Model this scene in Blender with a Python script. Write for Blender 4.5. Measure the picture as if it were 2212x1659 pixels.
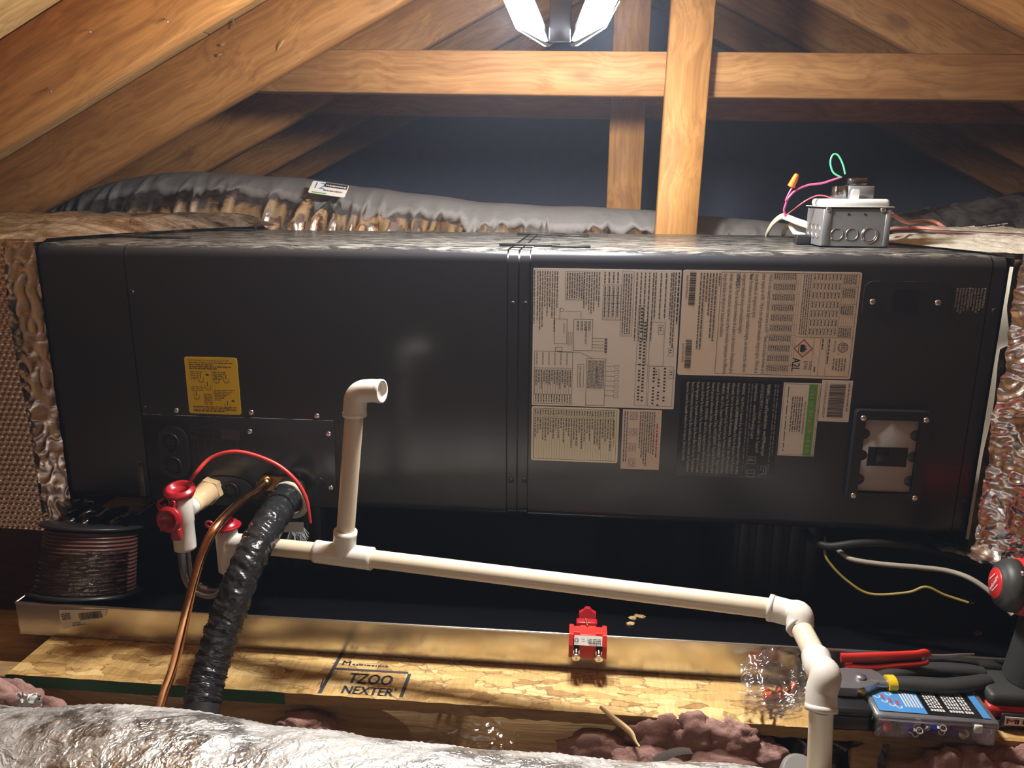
import bpy, bmesh, math, random
from mathutils import Vector, Matrix, noise
random.seed(7)
for o in list(bpy.data.objects): bpy.data.objects.remove(o)
scene = bpy.context.scene
COL = scene.collection
PI = math.pi

# ------------------------------------------------------------------ camera
CAM = Vector((.890, -1.190, .529)); YAW, PITCH, ROLL, FPX = -.0916, -.244, .0067, 1655.
IW, IH = 2212, 1659
cy, sy, cp, sp = math.cos(YAW), math.sin(YAW), math.cos(PITCH), math.sin(PITCH)
FW = Vector((sy*cp, cy*cp, sp)); RT = Vector((cy, -sy, 0)); UP = RT.cross(FW)
cr, sr = math.cos(ROLL), math.sin(ROLL)
RT, UP = cr*RT+sr*UP, -sr*RT+cr*UP
cd = bpy.data.cameras.new('camera'); cam = bpy.data.objects.new('camera', cd); COL.objects.link(cam)
cam.matrix_world = Matrix(((RT.x, UP.x, -FW.x, CAM.x), (RT.y, UP.y, -FW.y, CAM.y), (RT.z, UP.z, -FW.z, CAM.z), (0, 0, 0, 1)))
cd.sensor_fit = 'HORIZONTAL'; cd.sensor_width = 36; cd.lens = 36*FPX/IW; cd.clip_start = .01; cd.clip_end = 60
scene.camera = cam
# ------------------------------------------------------------------ world, exposure
w = bpy.data.worlds.new('attic_dark'); scene.world = w; w.use_nodes = True
w.node_tree.nodes['Background'].inputs[0].default_value = (.02, .02, .025, 1)
w.node_tree.nodes['Background'].inputs[1].default_value = .2
_vol = w.node_tree.nodes.new('ShaderNodeVolumeScatter'); _vol.inputs['Color'].default_value = (.66, .78, 1, 1)      # thin floating dust, thickened and tinted blue to imitate the lamp's lens glow
_vol.inputs['Density'].default_value = .012; _vol.inputs['Anisotropy'].default_value = .25
w.node_tree.links.new(_vol.outputs[0], w.node_tree.nodes['World Output'].inputs['Volume'])
vs = scene.view_settings; vs.view_transform = 'Standard'; vs.look = 'None'; vs.gamma = 1; vs.use_curve_mapping = False
vs.exposure = 0.2
LED = 520.0            # emission of the hanging lamp's led panels (built with the lamp)
LAMP_POS = Vector((.846, .035, .80))

cyc = scene.cycles; cyc.max_bounces = 5; cyc.diffuse_bounces = 3; cyc.glossy_bounces = 3; cyc.transmission_bounces = 3; cyc.transparent_max_bounces = 10; cyc.volume_bounces = 0
cyc.use_light_tree = False; cyc.adaptive_threshold = .05; cyc.caustics_reflective = False; cyc.caustics_refractive = False
def ray(x, y): return FW+RT*((x-IW/2)/FPX)-UP*((y-IH/2)/FPX)
def P(x, y, Y): d = ray(x, y); return CAM+d*((Y-CAM.y)/d.y)
def PZ(x, y, Z): d = ray(x, y); return CAM+d*((Z-CAM.z)/d.z)
V = Vector
def rid(x): return 1-abs(x)

# ------------------------------------------------------------------ mesh builder
class MB:
    def __init__(s): s.v = []; s.f = []; s.sm = []
    def add(s, vs_, fs, smooth=False):
        b = len(s.v); s.v += [V(p) for p in vs_]; s.f += [[b+i for i in f] for f in fs]; s.sm += [smooth]*len(fs); return s
    def box(s, x0, x1, y0, y1, z0, z1):
        v = [(x, y, z) for z in (z0, z1) for y in (y0, y1) for x in (x0, x1)]
        return s.add(v, [(0, 2, 3, 1), (4, 5, 7, 6), (0, 1, 5, 4), (2, 6, 7, 3), (0, 4, 6, 2), (1, 3, 7, 5)])
    def bbox(s, x0, x1, y0, y1, z0, z1, r=.002, seg=2, M=None):
        bm = bmesh.new(); bmesh.ops.create_cube(bm, size=1)
        for v in bm.verts: v.co = V(((x0+x1)/2+v.co.x*(x1-x0), (y0+y1)/2+v.co.y*(y1-y0), (z0+z1)/2+v.co.z*(z1-z0)))
        bmesh.ops.bevel(bm, geom=bm.edges[:], offset=r, segments=seg, profile=.5, affect='EDGES')
        return s.bm(bm, M, True)
    def bm(s, bm, M=None, smooth=False):
        bm.verts.index_update(); b = len(s.v)
        s.v += [(M @ v.co) if M else v.co.copy() for v in bm.verts]
        for f in bm.faces: s.f.append([b+v.index for v in f.verts]); s.sm.append(smooth)
        bm.free(); return s
    def tube(s, path, r, n=16, caps=True, up=None, sq=None):
        path = [V(p) for p in path]; m = len(path); rr = r if callable(r) else (lambda t: r)
        T = []
        for i in range(m):
            a = path[max(i-1, 0)]; b = path[min(i+1, m-1)]; T.append((b-a).normalized())
        u = up or (V((0, 0, 1)) if abs(T[0].z) < .9 else V((1, 0, 0)))
        vs_ = []
        for i in range(m):
            t = T[i]; u = (u-t*u.dot(t)).normalized(); w_ = t.cross(u); R = rr(i/(m-1))
            for k in range(n):
                a = 2*PI*k/n; q = (1, 1) if sq is None else sq
                vs_.append(path[i]+(u*math.cos(a)*q[0]+w_*math.sin(a)*q[1])*R)
        fs = [(i*n+k, i*n+(k+1) % n, (i+1)*n+(k+1) % n, (i+1)*n+k) for i in range(m-1) for k in range(n)]
        s.add(vs_, fs, True)
        if caps:
            s.add(vs_[:n], [tuple(range(n-1, -1, -1))]); s.add(vs_[-n:], [tuple(range(n))])
        return s
    def lathe(s, prof, o, ax, n=32, smooth=True, close=False):
        o = V(o); ax = V(ax).normalized(); u = ax.orthogonal().normalized(); w_ = ax.cross(u)
        vs_ = [o+ax*h+(u*math.cos(2*PI*k/n)+w_*math.sin(2*PI*k/n))*r for r, h in prof for k in range(n)]
        m = len(prof)
        fs = [(i*n+k, i*n+(k+1) % n, (i+1)*n+(k+1) % n, (i+1)*n+k) for i in range(m-1) for k in range(n)]
        if close: fs += [((m-1)*n+k, (m-1)*n+(k+1) % n, (k+1) % n, k) for k in range(n)]
        s.add(vs_, fs, smooth)
        if not close:
            if prof[0][0] > 1e-6: s.add(vs_[:n], [tuple(range(n-1, -1, -1))])
            if prof[-1][0] > 1e-6: s.add(vs_[-n:], [tuple(range(n))])
        return s
    def prism(s, poly, o, u, v, d, smooth=False):
        o, u, v, d = V(o), V(u), V(v), V(d); n = len(poly)
        a = [o+u*p[0]+v*p[1] for p in poly]; b = [p+d for p in a]
        s.add(a, [tuple(range(n-1, -1, -1))]); s.add(b, [tuple(range(n))])
        return s.add(a+b, [(k, (k+1) % n, n+(k+1) % n, n+k) for k in range(n)], smooth)
    def grid(s, fn, nu, nv, smooth=True):
        vs_ = [fn(i/nu, j/nv) for j in range(nv+1) for i in range(nu+1)]
        return s.add(vs_, [(j*(nu+1)+i, j*(nu+1)+i+1, (j+1)*(nu+1)+i+1, (j+1)*(nu+1)+i) for j in range(nv) for i in range(nu)], smooth)
    def torus(s, o, ax, R, r, n=32, m=10):
        return s.lathe([(R+r*math.cos(2*PI*k/m), r*math.sin(2*PI*k/m)) for k in range(m)], o, ax, n, True, True)
    def build(s, name, mat, parent=None, M=None, fix=True):
        me = bpy.data.meshes.new(name); vv = s.v
        o = bpy.data.objects.new(name, me); COL.objects.link(o)
        if M is None:
            xs = [p.x for p in vv]; ys = [p.y for p in vv]; zs = [p.z for p in vv]
            c = V(((min(xs)+max(xs))/2, (min(ys)+max(ys))/2, min(zs)))
            me.from_pydata([p-c for p in vv], [], s.f); o.location = c
        else:
            me.from_pydata(vv, [], s.f); o.matrix_basis = M
        me.polygons.foreach_set('use_smooth', s.sm)
        if fix:
            bm = bmesh.new(); bm.from_mesh(me); bmesh.ops.recalc_face_normals(bm, faces=bm.faces[:]); bm.to_mesh(me); bm.free()
        me.update()
        if mat: me.materials.append(mat)
        if parent: adopt(o, parent)
        return o
WL = {}
def wloc(o):
    M = o.matrix_basis.copy(); p = o.parent
    return M if p is None else wloc(p) @ o.matrix_parent_inverse @ M
def adopt(o, parent):
    o.parent = parent; o.matrix_parent_inverse = wloc(parent).inverted()
def tag(o, label=None, cat=None, group=None, kind=None):
    if label: o['label'] = label
    if cat: o['category'] = cat
    if group: o['group'] = group
    if kind: o['kind'] = kind
    return o
def thing(name, label, cat, loc, group=None):
    o = bpy.data.objects.new(name, None); COL.objects.link(o); o.location = V(loc); o.empty_display_size = .05
    return tag(o, label, cat, group)
def one(name, mb, mat, label, cat, group=None, kind=None, M=None, fix=True):
    return tag(mb.build(name, mat, None, M, fix), label, cat, group, kind)
def inst(src, name, M, parent=None, mat=None):
    o = bpy.data.objects.new(name, src.data if hasattr(src, 'data') else src); COL.objects.link(o); o.matrix_basis = M
    if parent: adopt(o, parent)
    return o
def spline(pts, k=8):
    pts = [V(p) for p in pts]; out = []
    q = [pts[0]*2-pts[1]]+pts+[pts[-1]*2-pts[-2]]
    for i in range(1, len(q)-2):
        a, b, c, d = q[i-1], q[i], q[i+1], q[i+2]
        for j in range(k):
            t = j/k; out.append(.5*((2*b)+(c-a)*t+(2*a-5*b+4*c-d)*t*t+(3*b-a-3*c+d)*t**3))
    return out+[pts[-1]]
def rrect(w_, h, r, seg=4):
    out = []
    for cx, cy_, a0 in ((w_-r, h-r, 0), (r, h-r, 90), (r, r, 180), (w_-r, r, 270)):
        for k in range(seg+1):
            a = math.radians(a0+90*k/seg); out.append((cx+r*math.cos(a), cy_+r*math.sin(a)))
    return out
def frame(o, x, z):
    """matrix: local X->x, local Z->z"""
    x = V(x).normalized(); z = V(z); z = (z-x*z.dot(x)).normalized(); y = z.cross(x)
    return Matrix(((x.x, y.x, z.x, o[0]), (x.y, y.y, z.y, o[1]), (x.z, y.z, z.z, o[2]), (0, 0, 0, 1)))

# ------------------------------------------------------------------ materials
class NT:
    def __init__(s, name):
        s.m = bpy.data.materials.new(name); s.m.use_nodes = True; s.t = s.m.node_tree; s.b = s.t.nodes['Principled BSDF']
    def n(s, typ, **kw):
        nd = s.t.nodes.new(typ)
        for k, v in kw.items():
            if k.startswith('_'): setattr(nd, k[1:], v)
            else:
                key = int(k[1:]) if k[0] == 'i' and k[1:].isdigit() else k.replace('_', ' ')
                inp = nd.inputs[key]
                if hasattr(v, 'is_output'): s.t.links.new(v, inp)
                else: inp.default_value = v
        return nd
    def set(s, key, v):
        inp = s.b.inputs[key]
        if hasattr(v, 'is_output'): s.t.links.new(v, inp)
        else: inp.default_value = v
    def coord(s, scale=(1, 1, 1), rot=(0, 0, 0), rnd=True):
        tc = s.n('ShaderNodeTexCoord'); src = tc.outputs['Object']
        if rnd:
            oi = s.n('ShaderNodeObjectInfo'); mu = s.n('ShaderNodeVectorMath', _operation='SCALE'); 
            cmb = s.n('ShaderNodeCombineXYZ', X=oi.outputs['Random'], Y=oi.outputs['Random'], Z=oi.outputs['Random'])
            s.t.links.new(cmb.outputs[0], mu.inputs[0]); mu.inputs['Scale'].default_value = 7.3
            ad = s.n('ShaderNodeVectorMath', _operation='ADD'); s.t.links.new(src, ad.inputs[0]); s.t.links.new(mu.outputs[0], ad.inputs[1]); src = ad.outputs[0]
        return s.n('ShaderNodeMapping', Vector=src, Rotation=rot, Scale=scale).outputs[0]
    def ramp(s, fac, stops):
        r = s.n('ShaderNodeValToRGB', Fac=fac); e = r.color_ramp.elements
        while len(e) > 2: e.remove(e[-1])
        for i, (p, c) in enumerate(stops):
            el = e[i] if i < 2 else e.new(p)
            el.position = p; el.color = (*c, 1) if len(c) == 3 else c
        return r.outputs[0]
    def noise(s, vec, scale, detail=4, dist=0, rough=.5):
        return s.n('ShaderNodeTexNoise', Vector=vec, Scale=scale, Detail=detail, Distortion=dist, Roughness=rough).outputs[0]
    def mix(s, f, a, b, blend='MIX'):
        m = s.n('ShaderNodeMix', _data_type='RGBA', _blend_type=blend)
        for i, v in ((0, f), (6, a), (7, b)):
            if hasattr(v, 'is_output'): s.t.links.new(v, m.inputs[i])
            else: m.inputs[i].default_value = v if i == 0 else ((*v, 1) if len(v) == 3 else v)
        return m.outputs[2]
    def bump(s, h, strength=.3, dist=.002):
        s.set('Normal', s.n('ShaderNodeBump', Height=h, Strength=strength, Distance=dist).outputs[0])
def mat(name, col, rough=.5, metal=0., bump=None, spec=.5, var=0., **kw):
    t = NT(name); t.set('Roughness', rough); t.set('Metallic', metal); t.set('Specular IOR Level', spec)
    if var:
        c = t.noise(t.coord(), 30, 4)
        t.set('Base Color', t.mix(c, tuple(x*(1-var) for x in col), tuple(min(1, x*(1+var)) for x in col)))
    else: t.set('Base Color', (*col, 1))
    for k, v in kw.items(): t.set(k.replace('_', ' '), v)
    if bump: t.bump(t.noise(t.coord(), bump[0], 6), bump[1], bump[2] if len(bump) > 2 else .001)
    return t.m
def wood(name, dark, light, axis='X', rough=.62, knots=.55, knotcol=(.16, .07, .025)):
    t = NT(name)
    st = {'X': (1., 22, 22), 'Y': (22, 1., 22), 'Z': (22, 22, 1.)}[axis]
    v = t.coord(st); d = t.noise(t.coord((3, 3, 3)), 1.6, 1)
    warp = t.n('ShaderNodeVectorMath', _operation='ADD'); t.t.links.new(v, warp.inputs[0])
    sc = t.n('ShaderNodeVectorMath', _operation='SCALE'); t.t.links.new(d, sc.inputs[0]); sc.inputs['Scale'].default_value = 1.5
    t.t.links.new(sc.outputs[0], warp.inputs[1])
    g = t.noise(warp.outputs[0], 1.3, 4, .3, .6)
    c = t.ramp(g, [(.28, dark), (.5, tuple((a+b)/2 for a, b in zip(dark, light))), (.72, light)])
    fine = t.noise(warp.outputs[0], 6, 2, 0, .6)
    c = t.mix(.5, c, t.ramp(fine, [(.35, (.5, .44, .38)), (.6, (1, 1, 1))]), 'MULTIPLY')
    blot = t.noise(t.coord((1, 1, 1)), 5, 2)
    c = t.mix(t.ramp(blot, [(.5, (0, 0, 0)), (.75, (.45, .45, .45))]), c, tuple(x*.62 for x in dark))
    ks = {'X': (3.2, 8, 8), 'Y': (8, 3.2, 8), 'Z': (8, 8, 3.2)}[axis]
    vo = t.n('ShaderNodeTexVoronoi', Vector=t.coord(ks), Scale=1.0)
    kn = t.ramp(vo.outputs['Distance'], [(.09, (knots, knots, knots)), (.12, (knots*.35, knots*.35, knots*.35)), (.19, (0, 0, 0))])
    c = t.mix(kn, c, knotcol)
    t.set('Base Color', c); t.set('Roughness', rough); t.set('Specular IOR Level', .3)
    t.bump(fine, .35, .0012)
    return t.m
def foil(name, col=(.83, .80, .77), rough=.2, sc=55, strength=.6, dust=0., dustcol=(.5, .48, .44), dist=.004, emb=0, topdust=0.):
    t = NT(name); v = t.coord()
    wn = t.n('ShaderNodeTexNoise', Vector=v, Scale=sc*.35, Detail=3)
    wv = t.n('ShaderNodeVectorMath', _operation='MULTIPLY_ADD'); t.t.links.new(wn.outputs['Color'], wv.inputs[0]); wv.inputs[1].default_value = (.05, .05, .05); t.t.links.new(v, wv.inputs[2])
    v1 = t.n('ShaderNodeTexVoronoi', Vector=wv.outputs[0], Scale=sc*.6, _distance='MANHATTAN').outputs[0]
    v2 = t.n('ShaderNodeTexVoronoi', Vector=wv.outputs[0], Scale=sc*1.7, _distance='MANHATTAN').outputs[0]
    mth = t.n('ShaderNodeMath', _operation='MULTIPLY_ADD'); t.t.links.new(v2, mth.inputs[0]); mth.inputs[1].default_value = .4; t.t.links.new(v1, mth.inputs[2])
    t.bump(mth.outputs[0], strength, dist)
    f = t.noise(v, 9, 6, .4, .65)
    fr = t.ramp(f, [(.42, (0, 0, 0)), (.62, (1, 1, 1))])
    k = t.n('ShaderNodeMath', _operation='MULTIPLY'); t.t.links.new(fr, k.inputs[0]); k.inputs[1].default_value = dust; kk = k.outputs[0]
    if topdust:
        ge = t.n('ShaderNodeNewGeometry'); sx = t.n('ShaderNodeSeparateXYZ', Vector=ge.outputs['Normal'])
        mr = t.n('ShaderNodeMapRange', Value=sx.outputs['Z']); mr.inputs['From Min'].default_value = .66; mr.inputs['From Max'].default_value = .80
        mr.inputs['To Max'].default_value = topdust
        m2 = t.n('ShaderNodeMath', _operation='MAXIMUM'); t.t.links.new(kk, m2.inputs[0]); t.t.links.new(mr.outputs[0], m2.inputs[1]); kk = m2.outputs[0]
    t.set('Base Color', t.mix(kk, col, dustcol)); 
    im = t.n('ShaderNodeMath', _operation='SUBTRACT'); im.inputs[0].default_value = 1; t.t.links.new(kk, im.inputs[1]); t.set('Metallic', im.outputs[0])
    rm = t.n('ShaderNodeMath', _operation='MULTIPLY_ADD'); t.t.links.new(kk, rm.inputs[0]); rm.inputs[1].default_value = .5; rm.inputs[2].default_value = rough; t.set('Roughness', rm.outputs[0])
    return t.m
def film(name, tint=(.97, .97, .97), base=.06, rough=.06, sc=60, strength=.3, gcol=(1, 1, 1), milk=0.):
    t = NT(name); tr = t.n('ShaderNodeBsdfTransparent', Color=(*tint, 1)); gl = t.n('ShaderNodeBsdfGlossy', Color=(*gcol, 1), Roughness=rough)
    v = t.coord(); bp = t.n('ShaderNodeBump', Height=t.noise(v, sc, 4, 1.0), Strength=strength, Distance=.003)
    t.t.links.new(bp.outputs[0], gl.inputs['Normal'])
    fr = t.n('ShaderNodeFresnel', IOR=1.45, Normal=bp.outputs[0]); ad = t.n('ShaderNodeMath', _operation='ADD'); t.t.links.new(fr.outputs[0], ad.inputs[0]); ad.inputs[1].default_value = base; ad.use_clamp = True
    mx = t.n('ShaderNodeMixShader'); t.t.links.new(ad.outputs[0], mx.inputs[0]); t.t.links.new(tr.outputs[0], mx.inputs[1]); t.t.links.new(gl.outputs[0], mx.inputs[2])
    out = mx.outputs[0]
    if milk:
        tl = t.n('ShaderNodeBsdfTranslucent', Color=(.8, .8, .85, 1)); df = t.n('ShaderNodeBsdfDiffuse', Color=(.8, .8, .85, 1)); m2 = t.n('ShaderNodeMixShader'); m2.inputs[0].default_value = .5
        t.t.links.new(tl.outputs[0], m2.inputs[1]); t.t.links.new(df.outputs[0], m2.inputs[2]); m3 = t.n('ShaderNodeMixShader'); m3.inputs[0].default_value = milk
        t.t.links.new(out, m3.inputs[1]); t.t.links.new(m2.outputs[0], m3.inputs[2]); out = m3.outputs[0]
    t.t.links.new(out, t.t.nodes['Material Output'].inputs[0]); return t.m
def glow(name, col, st):
    t = NT(name); t.set('Base Color', (.9, .9, .9, 1)); t.set('Emission Color', (*col, 1)); t.set('Emission Strength', st); return t.m

W_RAF = wood('rafter_wood', (.36, .155, .040), (.58, .29, .09), 'X')
W_RAF2 = wood('collar_wood', (.38, .18, .06), (.57, .32, .125), 'X')
W_POST = wood('post_wood', (.34, .15, .038), (.55, .28, .08), 'Z')
W_JOIST = wood('joist_wood', (.52, .31, .13), (.76, .52, .25), 'X')
W_DARK = wood('dark_board_wood', (.16, .075, .03), (.26, .13, .05), 'X')
W_DECK = wood('roof_deck_wood', (.55, .33, .12), (.75, .50, .22), 'X', knots=.2)
W_BLUE = mat('end_wall_veil_blue', (.27, .30, .44), .8, var=.08)  # bluish lens veil put into the wall's own colour

def osb_mat():
    t = NT('oriented_strand_board'); c = None
    base = t.noise(t.coord((1, 1, 1)), 14, 4)
    c = t.ramp(base, [(.3, (.50, .30, .10)), (.7, (.72, .49, .19))])
    edges = None
    for k, (rot, s) in enumerate(((.35, (15, 50, 15)), (1.45, (16, 56, 16)), (2.4, (20, 70, 20)))):
        v = t.coord(s, (0, 0, rot)); nz = t.noise(t.coord(), 25, 2)
        wv = t.n('ShaderNodeVectorMath', _operation='ADD'); t.t.links.new(v, wv.inputs[0]); t.t.links.new(nz, wv.inputs[1])
        vo = t.n('ShaderNodeTexVoronoi', Vector=wv.outputs[0], Scale=1.1, Randomness=1.)
        sx = t.n('ShaderNodeSeparateColor', Color=vo.outputs['Color'])
        col = t.ramp(sx.outputs[0], [(0, (.40, .22, .07)), (.2, (.57, .35, .12)), (.7, (.70, .46, .17)), (1, (.82, .60, .27))])
        c = col if k == 0 else t.mix(t.ramp(sx.outputs[1], [(.5, (0, 0, 0)), (.52, (1, 1, 1))]), c, col)
        ve = t.n('ShaderNodeTexVoronoi', Vector=wv.outputs[0], Scale=1.1, Randomness=1., _feature='DISTANCE_TO_EDGE')
        if k < 2: c = t.mix(t.ramp(ve.outputs[0], [(.0, (.75, .75, .75)), (.045, (0, 0, 0))]), c, (.16, .075, .02))
    g = t.noise(t.coord((60, 12, 60)), 4, 4); c = t.mix(.5, c, t.ramp(g, [(.3, (.6, .55, .5)), (.6, (1, 1, 1))]), 'MULTIPLY')
    t.set('Base Color', c); t.set('Roughness', .55); t.bump(g, .4, .0015); return t.m
OSB = osb_mat()
OSB_EDGE = wood('strand_board_edge', (.25, .14, .05), (.52, .33, .13), 'X', knots=0)
GREEN_EDGE = mat('green_edge_paint', (.02, .11, .035), .55, bump=(60, .4))

def paint_mat():
    t = NT('charcoal_cabinet_paint'); v = t.coord(rnd=False)
    ge = t.n('ShaderNodeNewGeometry'); sx = t.n('ShaderNodeSeparateXYZ', Vector=ge.outputs['True Normal'])
    up = t.n('ShaderNodeMapRange', Value=sx.outputs['Z']); up.inputs['From Min'].default_value = .72; up.inputs['From Max'].default_value = .97
    d = t.noise(t.coord((3, 11, 3), rnd=False), 6, 8, 1.2, .7); dr = t.ramp(d, [(.46, (0, 0, 0)), (.66, (.75, .75, .75))])
    k = t.n('ShaderNodeMath', _operation='MULTIPLY'); t.t.links.new(dr, k.inputs[0]); t.t.links.new(up.outputs[0], k.inputs[1])
    t.set('Base Color', t.mix(k.outputs[0], (.024, .025, .029), (.34, .32, .26)))
    r = t.n('ShaderNodeMath', _operation='MULTIPLY_ADD'); t.t.links.new(k.outputs[0], r.inputs[0]); r.inputs[1].default_value = .5; r.inputs[2].default_value = .24
    t.set('Roughness', r.outputs[0]); t.set('Specular IOR Level', .5)
    t.bump(t.noise(v, 420, 2), .05, .0005); return t.m
PAINT = paint_mat()
DARKP = mat('dark_seam_plastic', (.008, .008, .009), .4)
BLACKP = mat('black_plastic', (.014, .014, .016), .38)
BLACKM = mat('matte_black_rubber', (.012, .012, .013), .6)
PANB = mat('pan_inner_shade', (.006, .006, .0075), .16, bump=(7, .08))  # black stands in for the unit's shadow inside the pan
GALV = NT('galvanised_steel')
_v = GALV.coord(rnd=False); GALV.set('Base Color', GALV.ramp(GALV.noise(_v, 18, 4), [(.3, (.56, .53, .49)), (.7, (.70, .67, .62))])); GALV.set('Metallic', 1.); GALV.set('Roughness', .24)
GALV.bump(GALV.noise(GALV.coord((1, 1, 2)), 14, 3), .12, .004); GALV = GALV.m
STEEL = mat('zinc_screw_steel', (.72, .70, .66), .28, 1.)
BOXST = mat('galvanised_box_steel', (.27, .28, .29), .36, .6, bump=(40, .1))
TOOLST = mat('tool_steel', (.36, .36, .37), .36, .8, var=.3)
PVC = mat('white_pvc', (.70, .60, .45), .32, var=.03)
PVCF = mat('white_pvc_fitting', (.74, .70, .63), .28, var=.02)
BEIGE = mat('primer_stained_pvc', (.72, .53, .30), .35, var=.18)
CLEAR = film('clear_trap_tube', (.86, .86, .92), .05, .03, 20, .02)
BAG = film('clear_bag_film', (.98, .97, .96), .03, .12, 60, .35, milk=.05)
SHEET = film('clear_sheet_film', (.95, .93, .92), .04, .07, 30, .8)
CBOX = film('clear_box_plastic', (.95, .95, .98), .06, .12, 40, .05, milk=.04)
RED = mat('red_plastic', (.36, .011, .020), .3)
RED2 = mat('bright_red_plastic', (.62, .03, .022), .33)
REDROD = mat('red_flexible_rod', (.55, .035, .03), .35)
COPPER = mat('copper', (.80, .38, .17), .22, 1., var=.25, bump=(30, .08))
BRASS = mat('aged_brass', (.45, .24, .08), .35, 1., var=.2)
INSUL = NT('black_insulation_wrap'); INSUL.set('Base Color', (.016, .017, .018, 1)); INSUL.set('Roughness', .24)
INSUL.bump(INSUL.noise(INSUL.coord(), 120, 4, 1.), .35, .002); INSUL = INSUL.m
TAPE = mat('black_tape', (.02, .02, .022), .4, bump=(60, .3))
WHITEP = mat('white_plastic', (.78, .78, .76), .35)
PAPER = mat('white_label_paper', (.84, .82, .77), .42)
PAPER2 = mat('cream_label_paper', (.86, .77, .66), .34)
PAPER3 = mat('glossy_label_paper', (.88, .86, .70), .22)
PAPERW = mat('bright_label_paper', (.85, .82, .77), .4)
PINKP = mat('pale_pink_label_paper', (.78, .68, .62), .4)
YELLOW = mat('yellow_label', (.86, .64, .012), .38)
BLKLAB = mat('black_gloss_label', (.010, .010, .011), .14, bump=(500, .12))
INK = mat('black_ink', (.02, .02, .02), .5)
INKG = mat('grey_ink', (.13, .125, .12), .5)
INKB = mat('faded_ink', (.22, .21, .19), .5)
WINK = mat('white_ink', (.58, .58, .56), .45)
WINKD = mat('dull_white_ink', (.16, .16, .16), .45)
REDINK = mat('red_ink', (.45, .05, .05), .5)
GRNINK = mat('green_ink', (.13, .45, .05), .4)
YELINK = mat('yellow_ink', (.75, .5, .03), .45)
BLUEINK = mat('blue_ink', (.04, .22, .55), .4)
ORANGE = mat('orange_plastic', (.95, .17, .012), .35)
PINKW = mat('pink_wire_jacket', (.85, .10, .26), .35)
REDW = mat('rose_wire_jacket', (.75, .12, .14), .35)
GREENW = mat('green_wire_jacket', (.10, .65, .30), .35)
CREAMC = mat('cream_cable_jacket', (.80, .76, .58), .4)
SALMON = mat('salmon_cable_jacket', (.62, .24, .17), .4)
BROWNC = mat('brown_cable_jacket', (.11, .045, .035), .33)
GREYC = mat('grey_cable_jacket', (.42, .38, .32), .45)
YELC = mat('yellow_cable_jacket', (.42, .32, .08), .45)
FROST = mat('frosted_white_plastic', (.45, .45, .45), .4)
FOIL_L = foil('bubble_foil', (.76, .63, .53), .24, 60, .2, dist=.002)
FOIL_T = foil('foil_tape', (.80, .70, .62), .18, 34, .22)
FOIL_D = foil('dusty_foil_wrap', (.82, .68, .52), .22, 55, .6, .28, (.50, .40, .27))
FOIL_R = foil('crumpled_foil', (.84, .78, .75), .24, 26, .45, dist=.006)
FOIL_RT = foil('dust_covered_foil', (.8, .75, .66), .3, 60, .5, .8, (.58, .54, .42), topdust=.6)
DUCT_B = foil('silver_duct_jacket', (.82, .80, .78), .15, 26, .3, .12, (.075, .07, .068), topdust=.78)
DUCT_F = foil('silver_duct_jacket_front', (.78, .76, .73), .33, 95, .5, .75, (.44, .42, .385))
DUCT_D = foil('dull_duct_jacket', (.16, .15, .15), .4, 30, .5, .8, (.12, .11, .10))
PINKI = NT('pink_fibreglass'); PINKI.set('Base Color', PINKI.ramp(PINKI.noise(PINKI.coord(), 22, 6), [(.3, (.30, .15, .125)), (.7, (.55, .33, .28))])); PINKI.set('Roughness', .95)
PINKI.bump(PINKI.noise(PINKI.coord(), 90, 8, .5, .7), .9, .006); PINKI = PINKI.m
SPLINT = mat('pale_splinter_wood', (.72, .50, .24), .6, var=.2)
LEDW = glow('led_panel', (1., .97, .94), LED)
ALU = mat('dark_aluminium', (.30, .33, .38), .35, .8)

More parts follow.
